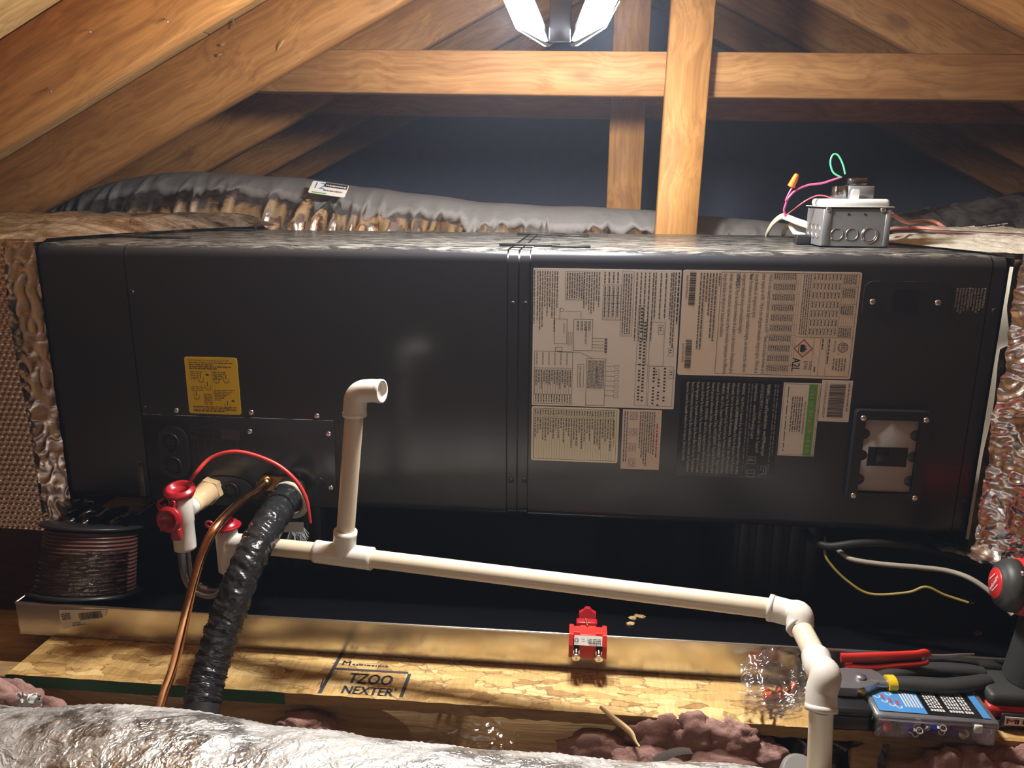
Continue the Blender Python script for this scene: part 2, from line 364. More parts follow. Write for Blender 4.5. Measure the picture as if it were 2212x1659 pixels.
# ------------------------------------------------------------------ text and print
TXT = {}
def textmesh(s, bold=False):
    if s in TXT: return TXT[s]
    c = bpy.data.curves.new('t', 'FONT'); c.body = s; c.size = 1; c.resolution_u = 2; c.fill_mode = 'BOTH'
    o = bpy.data.objects.new('t', c); me = bpy.data.meshes.new_from_object(o)
    vs_ = [v.co.copy() for v in me.vertices]; fs = [list(p.vertices) for p in me.polygons]
    bpy.data.objects.remove(o); bpy.data.curves.remove(c); bpy.data.meshes.remove(me)
    x0 = min(v.x for v in vs_); x1 = max(v.x for v in vs_)
    TXT[s] = (vs_, fs, x0, x1); return TXT[s]
class Print:
    """flat print on a plane: origin o, reading direction u, text-up direction v"""
    def __init__(s, o, u, v, lift=.0004):
        s.o, s.u, s.v = V(o), V(u), V(v); s.n = s.u.cross(s.v).normalized(); s.o = s.o+s.n*lift; s.c = {}
    def mb(s, m): return s.c.setdefault(m.name, (MB(), m))[0]
    def pt(s, a, b): return s.o+s.u*a+s.v*b
    def text(s, t, a, b, size, m=INK, width=None, just='L', lw=0):
        vs_, fs, x0, x1 = textmesh(t); k = size; kx = size if width is None else width/(x1-x0)
        off = {'L': 0, 'C': -.5, 'R': -1}[just]*kx*(x1-x0)
        s.mb(m).add([s.pt(a+off+(p.x-x0)*kx, b+p.y*k) for p in vs_], fs); 
        if lw: s.mb(m).add([s.pt(a+off+(p.x-x0)*kx+lw, b+p.y*k) for p in vs_], fs)
    def rect(s, a0, b0, a1, b1, m=INK):
        s.mb(m).add([s.pt(a0, b0), s.pt(a1, b0), s.pt(a1, b1), s.pt(a0, b1)], [(0, 1, 2, 3)])
    def poly(s, pts, m=INK): s.mb(m).add([s.pt(*p) for p in pts], [tuple(range(len(pts)))])
    def line(s, a, b, w_, m=INK):
        a, b = V((*a, 0)), V((*b, 0)); d = (b-a).normalized()*w_/2; n = V((-d.y, d.x, 0))
        s.poly([tuple((a+n)[:2]), tuple((a-n)[:2]), tuple((b-n)[:2]), tuple((b+n)[:2])], m)
    def box(s, a0, b0, a1, b1, w_=.0005, m=INK):
        s.rect(a0, b0, a1, b0+w_, m); s.rect(a0, b1-w_, a1, b1, m); s.rect(a0, b0, a0+w_, b1, m); s.rect(a1-w_, b0, a1, b1, m)
    def words(s, a0, b, a1, h, m=INKG, end=1., mean=.006):
        a = a0; lim = a0+(a1-a0)*end
        while a < lim:
            l = min(random.uniform(.35, 1.6)*mean, lim-a); s.rect(a, b, a+l, b+h, m); a += l+mean*.22
    def bars(s, a0, b0, a1, b1, m=INK, n=34):
        a = a0; st = (a1-a0)/n
        while a < a1-st*.3:
            l = st*random.choice((.3, .3, .55, .8)); s.rect(a, b0, min(a+l, a1), b1, m); a += l+st*random.choice((.25, .3, .5))
    def ring(s, a, b, R, r, m=INK, n=28, a0=0, a1=360):
        for k in range(n):
            t0, t1 = (math.radians(a0+(a1-a0)*(k+j)/n) for j in (0, 1))
            s.poly([(a+q*math.cos(t), b+q*math.sin(t)) for q, t in ((r, t0), (R, t0), (R, t1), (r, t1))], m)
    def done(s, parent, name='print'):
        for i, (nm, (mb, m)) in enumerate(s.c.items()):      # later inks lie on earlier ones
            mb.v = [p+s.n*(.00012*i) for p in mb.v]
            if mb.v: tag(mb.build(name, m, parent, fix=False), kind='stuff')

# =================================================================== the setting
TH = math.radians(26.57)
XR, ZR = 1.054, 1.198             # ridge of the rafters' lower edges
def struct(name, mb, m, M=None): return tag(mb.build(name, m, None, M), kind='structure')
def slope(side):                   # local X runs down the slope from the ridge, local Z is the outward normal
    d = V((-math.cos(TH), 0, -math.sin(TH))) if side < 0 else V((math.cos(TH), 0, -math.sin(TH)))
    n = V((-math.sin(TH), 0, math.cos(TH))) if side < 0 else V((math.sin(TH), 0, math.cos(TH)))
    return d, n
for side, nm in ((-1, 'ceiling_left'), (1, 'ceiling_right')):
    d, n = slope(side); M = frame(V((XR, 0, ZR))+n*.141, d, n)
    c = tag(MB().box(-.1, 3.3, -3.9, 3.9, .03, .05).build(nm, W_DARK, None, M), kind='structure')
    for i in range(3):             # roof deck sheets
        for j in range(6):
            MB().box(-.1+i*1.14, -.1+i*1.14+1.136, -3.9+j*1.3, -3.9+j*1.3+1.296, 0, .029).build('deck_sheet', W_DECK, c, M)
struct('wall_back', MB().box(-2.2, 4.3, 2.5, 2.55, -.5, 1.6), W_BLUE)
struct('wall_front', MB().box(-2.2, 4.3, -3.05, -3.0, -.5, 1.6), W_DECK)
struct('floor', MB().box(-2.2, 4.3, -3.0, 3.6, -.50, -.46), mat('loose_floor_insulation', (.62, .44, .38), .9, var=.2))
RAF = {}
def rafter(side, y, label, m=W_RAF, L=2.6):
    d, n = slope(side); M = frame(V((XR, y, ZR)), d, n)
    mb = MB(); mb.bbox(.035, L, -.038 if side < 0 else 0, 0 if side < 0 else .038, 0, .14, .003, 1)
    # keep board between y and y+.038 for both sides
    o = one('rafter', mb, m, label, 'rafter', 'roof rafters', M=M); RAF[(side, y)] = (o, M); return o
YA, YB, YC, YD, YE = .12, .54, .95, 1.36, 1.77
rafter(-1, YA, 'nearest left rafter, dark orange wood running up from the upper left corner')
rafter(-1, YB, 'left orange rafter with a nail and loose splinters, second from the front')
rafter(-1, YC, 'brownish left rafter crossing behind the level collar board')
rafter(-1, YD, 'dim grey-brown left rafter fourth from the front')
rafter(-1, YE, 'farthest shadowed left rafter')
rafter(1, YA, 'right rafter overhead, level with the front of the unit')
rafter(1, YB, 'yellow lit right rafter cutting the upper right corner')
rafter(1, YC, 'dull brown right rafter crossing behind the level collar board')
rafter(1, YD, 'dim right rafter behind the brown one')
rafter(1, YE, 'farthest shadowed right rafter')
for s in (-1, 1):
    for k, yy in enumerate((-.29, -.70, -1.11, -1.52)):
        rafter(s, yy, 'overhead '+('left', 'right')[s > 0]+' rafter toward the camera, '+('nearest the lamp', 'second from the lamp', 'third from the lamp', 'farthest from the lamp')[k])
def board(name, x0, x1, y0, y1, z0, z1, m, label, cat, tilt=0, group=None):
    c = V(((x0+x1)/2, (y0+y1)/2, (z0+z1)/2)); M = Matrix.Translation(c) @ Matrix.Rotation(tilt, 4, 'Y')
    hx, hy, hz = (x1-x0)/2, (y1-y0)/2, (z1-z0)/2
    return one(name, MB().bbox(-hx, hx, -hy, hy, -hz, hz, .0025, 1), m, label, cat, group, M=M)
board('collar_board', .02, 2.08, .579, .617, .733, .823, W_RAF2, 'bright level collar board crossing just below the lamp', 'board', math.radians(.9), 'collar boards')
board('collar_board', .02, 2.08, .989, 1.027, .724, .814, W_RAF, 'shadowed level collar board on the next rafter pair behind', 'board', math.radians(.9), 'collar boards')
board('upright_post', 1.043, 1.132, YB, YB+.038, -.44, 1.15, W_POST, 'bright orange upright post standing right of the lamp', 'post', math.radians(1.1), 'upright posts')
board('upright_post', .946, 1.038, YC, YC+.038, -.44, 1.135, W_POST, 'upright post half hidden behind the collar board', 'post', math.radians(.3), 'upright posts')
# nails, splinters and chips on the second left rafter
ro, RM = RAF[(-1, YB)]
def on_raf(px_, py_, off=0): return P(px_, py_, YB-off)
MB().tube([on_raf(500, 30, 0), on_raf(509, 62, .015)], .0016, 8).build('nail', STEEL, ro)
for k, (x, y, l) in enumerate(((475, 100, 12), (468, 122, 14), (598, 110, 20))):
    a = on_raf(x, y, .002); b = on_raf(x+l*.8, y-l*(.35 if k < 2 else 1.2), .01)
    MB().tube([a, (a+b)/2+V((0, -.003, 0)), b], lambda t: .0032*(1-abs(2*t-1)*.6), 5, sq=(1, .4)).build('splinter', SPLINT, ro)
ra, _ = RAF[(-1, YA)]
for x, y in ((190, 62), (357, 40), (105, 190)):
    a = P(x, y, YA); MB().tube([a, P(x+6, y+7, YA-.006)], .0012, 6).build('staple', STEEL, ra)
# low boards, joists and attic floor parts
board('floor_joist', -.25, 1.185, -.228, -.19, -.455, -.199, W_JOIST, 'tan floor joist under the strand board edge, left of the black plastic', 'joist', 0, 'floor joists')
board('floor_joist', 1.285, 2.3, -.228, -.19, -.455, -.199, W_JOIST, 'knotty floor joist under the terminal kit, right of the black plastic', 'joist', 0, 'floor joists')
board('side_board', -1.3, -.03, .30, .338, -.44, -.14, W_DARK, 'board standing behind the wire spool at the left edge, its shade painted dark brown', 'board')  # shaded lower part of the board, darkness put into the wood colour
board('low_joist', -.9, .03, -.12, -.02, -.30, -.215, W_JOIST, 'yellowish joist end left of the strand board platform', 'joist')
board('side_board_top', -1.3, -.02, .24, .30, -.135, -.06, W_JOIST, 'upper part of the side board below the left foil duct, its light painted pale', 'board')  # lit top of the same board, built separately in paler wood
# strand board platform
pl = thing('strand_board_platform', 'strand board platform under the drain pan with a stamped front edge', 'platform', (1.1, .2, -.197))
mb = MB(); X0, X1, YF = .042, 2.3, -.251
def osb_top(u, v): return V((X0+(X1-X0)*u, (YF+(.535-YF)*v) + (.0018*noise.noise(V((u*90, 0, 3))) if v == 0 else 0), -.1785))
mb.grid(osb_top, 300, 2, False); mb.build('board_top', OSB, pl, fix=False)
mb = MB()
def edge_fn(u, v):
    x = X0+(X1-X0)*u; rag = (.0018*noise.noise(V((u*90, 0, 3)))) + (.003*noise.noise(V((u*140, v*4, 9))) if v < 1 else 0)
    return V((x, YF+rag*(1 if x > .46 else .3)+(1-v)*.0008, -.1965+.018*v-(0 if v > 0 else .003*max(0, noise.noise(V((u*120, 5, 1)))))))
mb.grid(edge_fn, 400, 4); mb.build('board_edge', OSB_EDGE, pl, fix=False)
MB().box(X0, X1, YF+.003, .535, -.1965, -.180).build('board_core', OSB_EDGE, pl)
mb = MB(); mb.grid(lambda u, v: V((X0-.001+(.475-X0)*u, YF-.0016+.0007*noise.noise(V((u*30, v*3, 0))), -.1972+.0187*v+.0006*noise.noise(V((u*60, v, 8))))), 80, 3)
mb.build('green_edge', GREEN_EDGE, pl, fix=False)['label'] = 'dark green painted edge'
# black stamp on the platform (traced as it lies on the board)
pr = Print((0, 0, -.1785), (1, 0, 0), (0, 1, 0), .0003)
def g(x, y): q = PZ(x, y, -.178); return (q.x, q.y)
STAMP = mat('stamp_ink', (.035, .04, .045), .6, var=.4)
pr.line(g(690, 1497), g(742, 1405), .006, STAMP); pr.line(g(724, 1444), g(882, 1453), .005, STAMP); pr.line(g(866, 1506), g(885, 1455), .0055, STAMP)
pr.line(g(692, 1485), g(699, 1465), .0025, STAMP)
a = g(748, 1474); pr.text('TZOO', a[0], a[1], .034, STAMP, .066, lw=.0018)
a = g(736, 1496); pr.text("NEXTER'", a[0], a[1]-.001, .026, STAMP, .078, lw=.0018)
a = g(738, 1436); pr.text('M', a[0], a[1], .016, STAMP, .012, lw=.001); pr.words(a[0]+.016, a[1]+.001, a[0]+.08, .004, STAMP, .9, .006)
pr.done(pl, 'stamp')

# black plastic between the joists and pink insulation
one('black_plastic_sheet', MB().grid(lambda u, v: V((1.16+.17*u, -.215-.03*noise.noise(V((u*4, v*5, 2)))-.02*v, -.46+.25*v+.012*noise.noise(V((u*6, v*6, 7))))), 30, 30), film('black_poly', (.02, .02, .02), .3, .25, 30, .6, (.12, .12, .12)), 'black plastic sheeting bunched in the gap between two joists', 'plastic sheet')
def tuft(mb, c, r, seed):
    bm = bmesh.new(); bmesh.ops.create_icosphere(bm, subdivisions=4, radius=1)
    for v in bm.verts:
        n = v.co.normalized(); k = 1+.35*noise.noise(n*1.6+V((seed, 0, 0)))+.18*noise.noise(n*4+V((0, seed, 0)))+.07*noise.noise(n*11+V((0, 0, seed)))
        v.co = V((n.x*r[0], n.y*r[1], n.z*r[2]))*k
    mb.bm(bm, Matrix.Translation(c), True)
mb = MB(); k = 0
for px_, py_, Y, rx, rz in ((30, 1525, -.30, .05, .035), (-60, 1520, -.32, .07, .045), (100, 1545, -.30, .035, .028), (660, 1570, -.252, .045, .022), (610, 1640, -.29, .06, .035), (800, 1660, -.27, .07, .025), (940, 1665, -.27, .07, .025),
        (1290, 1615, -.255, .055, .022), (1420, 1590, -.250, .04, .030), (1500, 1588, -.250, .036, .032), (1580, 1600, -.252, .042, .034), (1650, 1632, -.255, .035, .024), (1400, 1655, -.30, .05, .022), (1560, 1662, -.30, .05, .022),
        (2040, 1660, -.262, .030, .030), (2105, 1660, -.262, .034, .032), (2175, 1672, -.265, .04, .032), (1985, 1705, -.27, .05, .035), (2240, 1665, -.265, .05, .04)):
    k += 1; tuft(mb, P(px_, py_, Y), (rx, .022, rz), k*3.7)
one('pink_insulation', mb, PINKI, 'pink fibreglass insulation bulging out below the platform edge', 'insulation', kind='stuff')
# wooden splinter stick leaning on the platform edge
pts = [P(1296, 1527, -.262), P(1330, 1555, -.275), P(1362, 1582, -.29), P(1372, 1600, -.30), P(1382, 1614, -.31)]
one('wood_splinter', MB().tube(spline(pts, 5), lambda t: .0022+.0035*math.sin(PI*min(1, t*1.1+.05)), 6, sq=(1, .5)), SPLINT, 'long pale splinter leaning on the broken board edge', 'splinter')
one('paper_scrap', MB().grid(lambda u, v: P(50+50*u, 1488+26*v, -.345)+V((.004*noise.noise(V((u*5, v*5, 2))), -.010*math.sin(u*PI)*math.sin(v*PI)-.012*rid(noise.noise(V((u*4, v*4, 7)))), .007*noise.noise(V((u*6, v*6, 4))))), 18, 14), WHITEP, 'crumpled white tape scrap on the pink insulation', 'scrap')
one('grey_tape_strip', MB().grid(lambda u, v: P(1410+80*u+8*v, 1637-20*u+22*v*(1-.4*u)-10*math.sin(u*3), -.40+.02*v), 12, 4), mat('grey_tape', (.5, .48, .45), .4), 'grey tape strip on the insulation beside the front duct', 'tape')
one('pvc_cap', MB().lathe([(0, .0), (.022, 0), (.024, .004), (.024, .03), (.02, .032)], P(1722, 1662, -.33)+V((0, 0, -.02)), V((0, -.5, 1)), 28), mat('grey_pvc', (.22, .21, .20), .45), 'small grey pipe cap beside the vertical drain pipe', 'cap')

# =================================================================== ducts and plenums
def flex(name, path, R, m, label, cat, dz, nr, n=110, label2=None):
    path = [V(p) for p in path]; L = sum((path[i+1]-path[i]).length for i in range(len(path)-1))
    sp_ = spline(path, 40); cum = [0]
    for i in range(1, len(sp_)): cum.append(cum[-1]+(sp_[i]-sp_[i-1]).length)
    def at(t):
        d = t*cum[-1]; i = 0; lo, hi = 0, len(cum)-1
        while hi-lo > 1:
            md = (lo+hi)//2
            if cum[md] <= d: lo = md
            else: hi = md
        f = (d-cum[lo])/max(1e-9, cum[hi]-cum[lo]); return sp_[lo].lerp(sp_[hi], f)
    mb = MB(); vs_ = []
    for i in range(nr+1):
        t = i/nr; p = at(t); tt = (at(min(1, t+.01))-at(max(0, t-.01))).normalized(); u = (V((0, 0, 1))-tt*tt.z).normalized(); w_ = tt.cross(u)
        for k in range(n):
            a = 2*PI*k/n; dvec = u*math.cos(a)+w_*math.sin(a); vs_.append(p+dvec*(R+dz(t*cum[-1], a)))
    mb.add(vs_, [(i*n+k, i*n+(k+1) % n, (i+1)*n+(k+1) % n, (i+1)*n+k) for i in range(nr) for k in range(n)], True)
    return one(name, mb, m, label, cat)
def fold_back(s, a):
    q = V((s*22, math.cos(a)*1.3, math.sin(a)*1.3)); q2 = V((s*55+3*a, math.cos(a)*2.5, math.sin(a)*2.5)); q3 = V((s*6, math.cos(a), 5))
    side = min(1, abs(a-PI)/1.6) if False else max(0., 1-abs(abs(a if a < PI else 2*PI-a)-1.4)/1.25)
    return .006*noise.noise(q3)+.004*noise.noise(q*.5)+.016*side*(rid(noise.noise(V((s*30, math.cos(a)*.9, math.sin(a)*.9))))**4-.25)+.004*side*noise.noise(V((s*80, math.cos(a)*1.5, 2)))
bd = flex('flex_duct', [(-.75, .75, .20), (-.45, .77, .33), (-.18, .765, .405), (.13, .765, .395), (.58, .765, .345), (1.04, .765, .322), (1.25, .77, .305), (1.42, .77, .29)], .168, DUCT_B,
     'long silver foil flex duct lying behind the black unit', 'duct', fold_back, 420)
def sticker(pts4, m, parent, name='sticker', off=.003, nu=14, nv=5, lift=None):
    a, b, c, d = [V(p) for p in pts4]
    return MB().grid(lambda u, v: a.lerp(b, u).lerp(d.lerp(c, u), v)+(lift(u, v) if lift else V((0, 0, 0))), nu, nv).build(name, m, parent, fix=False)
# sticker on the back duct
def duct_label(cx, cy_, w_, h, Y, rot, blk=False):
    o = P(cx, cy_, Y); u = V((math.cos(rot), 0, math.sin(rot))); v = (V((0, .75, .66))); v = (v-u*v.dot(u)).normalized()
    p = o-u*w_/2-v*h/2
    st = MB().prism(rrect(w_, h, .004), p, u, v, u.cross(v)*.001).build('sticker', PAPERW, bd if not blk else rd)
    q = Print(p, u, v, .0016)
    if not blk:
        q.text('12', .010, h*.42, .03, BLUEINK, .024); q.rect(w_*.36, h*.62, w_*.98, h*.97, INK); q.words(w_*.40, h*.7, w_*.95, h*.12, WINK); q.words(w_*.38, h*.3, w_*.9, .004, INKG); q.rect(w_*.1, h*.05, w_*.5, h*.12, GRNINK)
    else:
        q.rect(w_*.25, h*.5, w_, h, INK); q.words(w_*.3, h*.82, w_*.9, h*.07, WINK, 1, .012); q.words(w_*.3, h*.66, w_*.8, h*.08, WINK, 1, .016); q.words(w_*.3, h*.54, w_*.95, h*.06, WINK, 1, .012); q.words(w_*.5, h*.1, w_*.9, h*.1, INKB); q.words(w_*.5, h*.28, w_*.9, h*.1, INKB)
        q.ring(w_*.12, h*.12, .008, .0, BLUEINK)
    q.done(st)
duct_label(710, 409, .088, .042, .632, -.13)
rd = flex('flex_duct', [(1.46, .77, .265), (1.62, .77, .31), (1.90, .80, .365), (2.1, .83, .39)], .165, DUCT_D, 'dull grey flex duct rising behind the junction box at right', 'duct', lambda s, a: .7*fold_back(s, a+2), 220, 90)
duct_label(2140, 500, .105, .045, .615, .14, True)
# front duct: centre line found from the tangent of its upper outline
RF_ = .15; ctr = []
for x, y in ((-700, 1500), (-300, 1515), (0, 1527), (200, 1526), (420, 1538), (600, 1572), (760, 1588), (1000, 1618), (1250, 1636), (1500, 1650), (1900, 1690), (2300, 1740)):
    p = P(x, y, -.455); d = (p-CAM); d.x = 0; d.normalize(); nrm = V((0, d.z, -d.y)); ctr.append(p+nrm*RF_)
def fold_front(s, a):
    h = s*34+a*6.5
    q = V((h, math.cos(a)*1.2, math.sin(a)*1.2)); q2 = V((h*2.4, math.cos(a)*3, math.sin(a)*3+4)); q3 = V((s*9, math.cos(a), 9))
    return .0028*(rid(noise.noise(q))**3-.4)+.0016*(rid(noise.noise(q2))**2-.4)+.005*noise.noise(q3)
flex('flex_duct', ctr, RF_, DUCT_F, 'crinkled silver flex duct across the bottom foreground', 'duct', fold_front, 560, 170)
# clear sheeting between the platform and the front duct
one('clear_plastic_sheet', MB().grid(lambda u, v: P(560+560*u, 1655-(70+30*math.sin(u*9)+20*noise.noise(V((u*9, 0, 0))))*v, -.40+.05*v)+V((0, .012*noise.noise(V((u*22, v*5, 3))), .004*noise.noise(V((u*30, v*6, 1))))), 90, 14), SHEET,
    'clear plastic film glinting between the platform and the front duct', 'plastic sheet')

# left supply plenum, wrapped in bubble foil
lp = thing('foil_plenum', 'bubble foil wrapped supply plenum joined to the left end of the unit', 'duct', (-.3, .27, -.04))
def bub(u, v):
    x = -.42+.375*u; z = -.055+.505*v; p = .0105
    r_ = round(z/(p*.866)); ox = (r_ % 2)*p/2; cx = round((x-ox)/p)*p+ox; cz = r_*p*.866
    d = math.hypot(x-cx, z-cz)/(p*.5); h = .0028*max(0, 1-d*d)**.5 if d < 1 else 0
    return V((x, -.012-h-.012*noise.noise(V((x*5, z*4, 2)))-.01*math.sin(v*PI), z+.004*noise.noise(V((x*9, 1, 0)))))
MB().grid(bub, 190, 250).build('bubble_wrap_face', FOIL_L, lp, fix=False)
def tapef(u, v):
    z = -.058+.51*v; x = -.062+.062*u+.010*noise.noise(V((z*9, 3, 0)))*(1-u)
    return V((x, -.016+.012*u-.0024*rid(noise.noise(V((x*55, z*34, 4))))**6-.0012*noise.noise(V((x*30, z*50, 1))), z))
MB().grid(tapef, 34, 180).build('tape_seam', FOIL_T, lp, fix=False)
def ltop(u, v):
    x = -.42+(.43+.16*v*v)*u; y = -.014+.60*v
    edge = min(1, (1-u)*9); z = .452+.026*math.sin(min(1, v*1.6)*PI*.5)*edge+.006*edge*noise.noise(V((x*14, y*14, 0)))+.004*edge*noise.noise(V((x*40, y*40, 5)))
    if v < .04: z -= .02*(1-v/.04)
    return V((x, y, max(z, .4475)))
MB().grid(ltop, 120, 70).build('foil_top', FOIL_D, lp, fix=False)
MB().box(-.42, -.004, .0, .58, -.05, .44).build('duct_body', FOIL_T, lp)
def flap(u, v):
    return V((-.05+.075*u+.008*noise.noise(V((v*5, u*4, 1))), -.012+.05*u+.014*noise.noise(V((u*6, v*6, 3))), -.06+.055*v-.01*u))
MB().grid(flap, 20, 20).build('loose_foil_corner', FOIL_T, lp, fix=False)
one('black_plastic_wrap', MB().grid(lambda u, v: V((.0+.12*u, -.006+.05*noise.noise(V((u*5, v*5, 9)))-.01, -.062+.055*v+.008*noise.noise(V((u*8, v*8, 2))))), 26, 18), film('black_wrap', (.01, .01, .01), .25, .15, 60, .8, (.25, .25, .25)), 'crumpled shiny black plastic under the left end of the unit', 'plastic wrap')

# right return plenum, crumpled foil
rp = thing('foil_plenum', 'crumpled bare foil return plenum at the right end of the unit', 'duct', (1.75, .25, -.08))
def rfront(u, v):
    x = 1.512+.50*u; z = -.030+.485*v-.06*u*(1-v)
    y = -.012-.055*min(1, u*3)-.07*u*(1-v)
    q = V((x*22, z*22, 1)); q2 = V((x*55, z*55, 7))
    return V((x+.006*noise.noise(V((z*12, 0, 2)))*(1-u), y-.010*rid(noise.noise(q))**3-.006*rid(noise.noise(q2))**3+.004*noise.noise(q2*2), z+.003*noise.noise(q2)))
MB().grid(rfront, 170, 180).build('foil_front', FOIL_R, rp, fix=False)
def rtop(u, v):
    x = 1.36+.66*u+.13*(1-u)*(1-v); y = -.01-.055*min(1, max(0, (x-1.512)*6))+v*.55
    z = .449+.018*min(1, u*3)*min(1, v*6)+.005*noise.noise(V((x*20, y*20, 3)))*min(1, u*6)+.004*noise.noise(V((x*60, y*60, 3)))*min(1, u*6)
    return V((x, max(y, .012) if x < 1.51 else y, max(z, .4465)))
MB().grid(rtop, 120, 80).build('foil_top', FOIL_RT, rp, fix=False)
MB().box(1.515, 2.02, .0, .53, -.02, .44).build('duct_body', FOIL_T, rp)
def rstrip(u, v):
    z = .0+.43*v; return V((1.5075+(.003+.010*max(0, noise.noise(V((z*7, 2, 0))))+.012*max(0, min(1, (.86-v)*9))*(v > .72))*u, -.004-.004*u, z))
MB().grid(rstrip, 4, 60).build('tape_edge', mat('pale_tape_edge', (.45, .42, .34), .45), rp, fix=False)
def runder(u, v):
    x = 1.46+.5*u; return V((x, -.03-.10*u+.24*v-.02*noise.noise(V((x*15, v*5, 0))), -.010-.055*u-.01*v+.006*noise.noise(V((x*30, v*20, 1)))))
MB().grid(runder, 90, 40).build('foil_underside', FOIL_R, rp, fix=False)

# =================================================================== the air handler
UL, UH, UD = 1.506, .445, .525
ah = thing('air_handler', 'long charcoal black horizontal air handler covered in labels', 'air handler', (UL/2, UD/2, 0))
def wrap(x0, x1, inset=0., r=.019, name='panel', m=PAINT):
    pr_ = [(UD, inset), (UD, UH-inset)]
    for k in range(9):
        a = PI/2*k/8; pr_.append((inset+r-r*math.sin(a), UH-inset-r+r*math.cos(a)))
    for k in range(9):
        a = PI/2*k/8; pr_.append((inset+r-r*math.cos(a), inset+r-r*math.sin(a)))
    n = len(pr_); mb = MB()
    a = [V((x0, y, z)) for y, z in pr_]; b = [V((x1, y, z)) for y, z in pr_]
    mb.add(a, [tuple(range(n))]); mb.add(b, [tuple(range(n-1, -1, -1))])
    mb.add(a+b, [(k, (k+1) % n, n+(k+1) % n, n+k) for k in range(n)], True)
    o = mb.build(name, m, ah); bv = o.modifiers.new('bevel', 'BEVEL'); bv.width = .0012; bv.segments = 2; bv.limit_method = 'ANGLE'; bv.angle_limit = 1.0
    return o
wrap(0, .1465, name='end_panel'); coil = wrap(.1485, .7715, name='coil_panel'); wrap(.7735, .7885, .002, name='center_post'); wrap(.7915, .8065, .002, name='center_post')
blow = wrap(.8085, 1.4855, name='blower_panel'); wrap(1.4875, UL, .0005, name='end_trim')
wrap(.002, UL-.002, .006, name='inner_cabinet', m=DARKP)
MB().bbox(.1285, .139, -.0012, .001, .01, .075, .0005, 1).build('seam_strip', mat('seam_grey', (.09, .09, .09), .4), ah)
# refrigerant access plate
plate = MB().bbox(.1495, .4825, -.0022, .001, .004, .1605, .0012, 2).build('access_plate', PAINT, ah)
# screws
SCR = {}
def screw_mesh(key, r, m):
    mb = MB(); mb.lathe([(r*.78, 0), (r, .0004), (r, .0012), (r*.85, .0022), (r*.5, .0027), (0, .0028)], (0, 0, 0), (0, -1, 0), 18)
    for a in (0, PI/2):
        c, s = math.cos(a)*r*.55, math.sin(a)*r*.55; cc, ss = -math.sin(a)*r*.13, math.cos(a)*r*.13
        mb.add([(c+cc, -.0031, s+ss), (c-cc, -.0031, s-ss), (-c-cc, -.0031, -s-ss), (-c+cc, -.0031, -s+ss)], [(0, 1, 2, 3)])
    o = mb.build('screw', m, None, Matrix()); SCR[key] = o.data; bpy.data.objects.remove(o)
screw_mesh('zinc', .0046, STEEL); screw_mesh('black', .0042, BLACKP)
def screw(x, z, y=0., key='zinc', parent=None, rot=0.3):
    return inst(SCR[key], 'screw', Matrix.Translation((x, y, z)) @ Matrix.Rotation(rot+x*9, 4, 'Y'), parent or ah)
for x, z in ((.2105, .1685), (.342, .1695), (.455, .167)): screw(x, z)
for x, z in ((.338, .1365), (.474, .137), (.473, .041)): screw(x, z, -.0022, parent=plate)
for x, z in ((.155, .368), (.154, .172), (.135, .069), (.156, .07), (.781, .361), (.801, .361), (.78, .066), (.802, .067), (1.498, .365), (1.498, .065)):
    screw(x, z, .002 if .77 < x < .81 else -.0002 if x < 1.4 else .0003, 'black')
# knockout grommets
mb = MB(); st = [(.0265*math.cos(math.radians(a)), .0205+.0265*math.sin(math.radians(a))) for a in range(0, 181, 15)]+[(.0265*math.cos(math.radians(a)), -.0205+.0265*math.sin(math.radians(a))) for a in range(180, 361, 15)]
mb.prism([(x+.2015, z+.0945) for x, z in st], (0, -.0022, 0), (1, 0, 0), (0, 0, 1), (0, -.004, 0), False); slot = mb.build('grommet_plate', BLACKP, ah)
MB().prism([(x*.82+.2, z*.86+.0935) for x, z in st], (0, -.0062, 0), (1, 0, 0), (0, 0, 1), (0, -.001, 0)).build('grommet_recess', DARKP, slot)
def knockout(x, z, par):
    mb = MB(); mb.torus((x, -.0078, z), (0, 1, 0), .0155, .0017, 28, 8); mb.torus((x, -.0078, z), (0, 1, 0), .0125, .0011, 28, 8)
    for k in range(8):
        a = PI/4*k; mb.box(x+.0095*math.cos(a)-.0016, x+.0095*math.cos(a)+.0016, -.009, -.006, z+.0095*math.sin(a)-.0016, z+.0095*math.sin(a)+.0016)
    return mb.build('knockout_ring', BLACKP, par)
knockout(.197, .1135, slot); knockout(.198, .0715, slot)
mb = MB(); mb.prism([(x, z) for x, z in [(.235+.1*q[0], .002+.052*q[1]) for q in rrect(1, 1, .45, 6)]], (0, -.0022, 0), (1, 0, 0), (0, 0, 1), (0, -.004, 0)); slot2 = mb.build('grommet_plate', BLACKP, ah)
knockout(.2955, .0285, slot2)
mb = MB(); mb.torus((.453, -.003, .05), (0, 1, 0), .008, .0012, 20, 8); mb.build('pipe_port', BLACKP, ah)
# top straps over the seams
for x0, x1, y, z in ((.0, .17, .17, .4465), (-.0, .17, .46, .4465), (.752, .90, .065, .4465), (.752, .90, .40, .4465)):
    mb = MB(); mb.bbox(x0, x0+.098, y, y+.02, z, z+.0035, .001, 1); mb.bbox(x0+.085, x1, y-.012, y+.012, z-.001, z+.002, .001, 1)
    mb.build('seam_strap', BLACKP, ah)
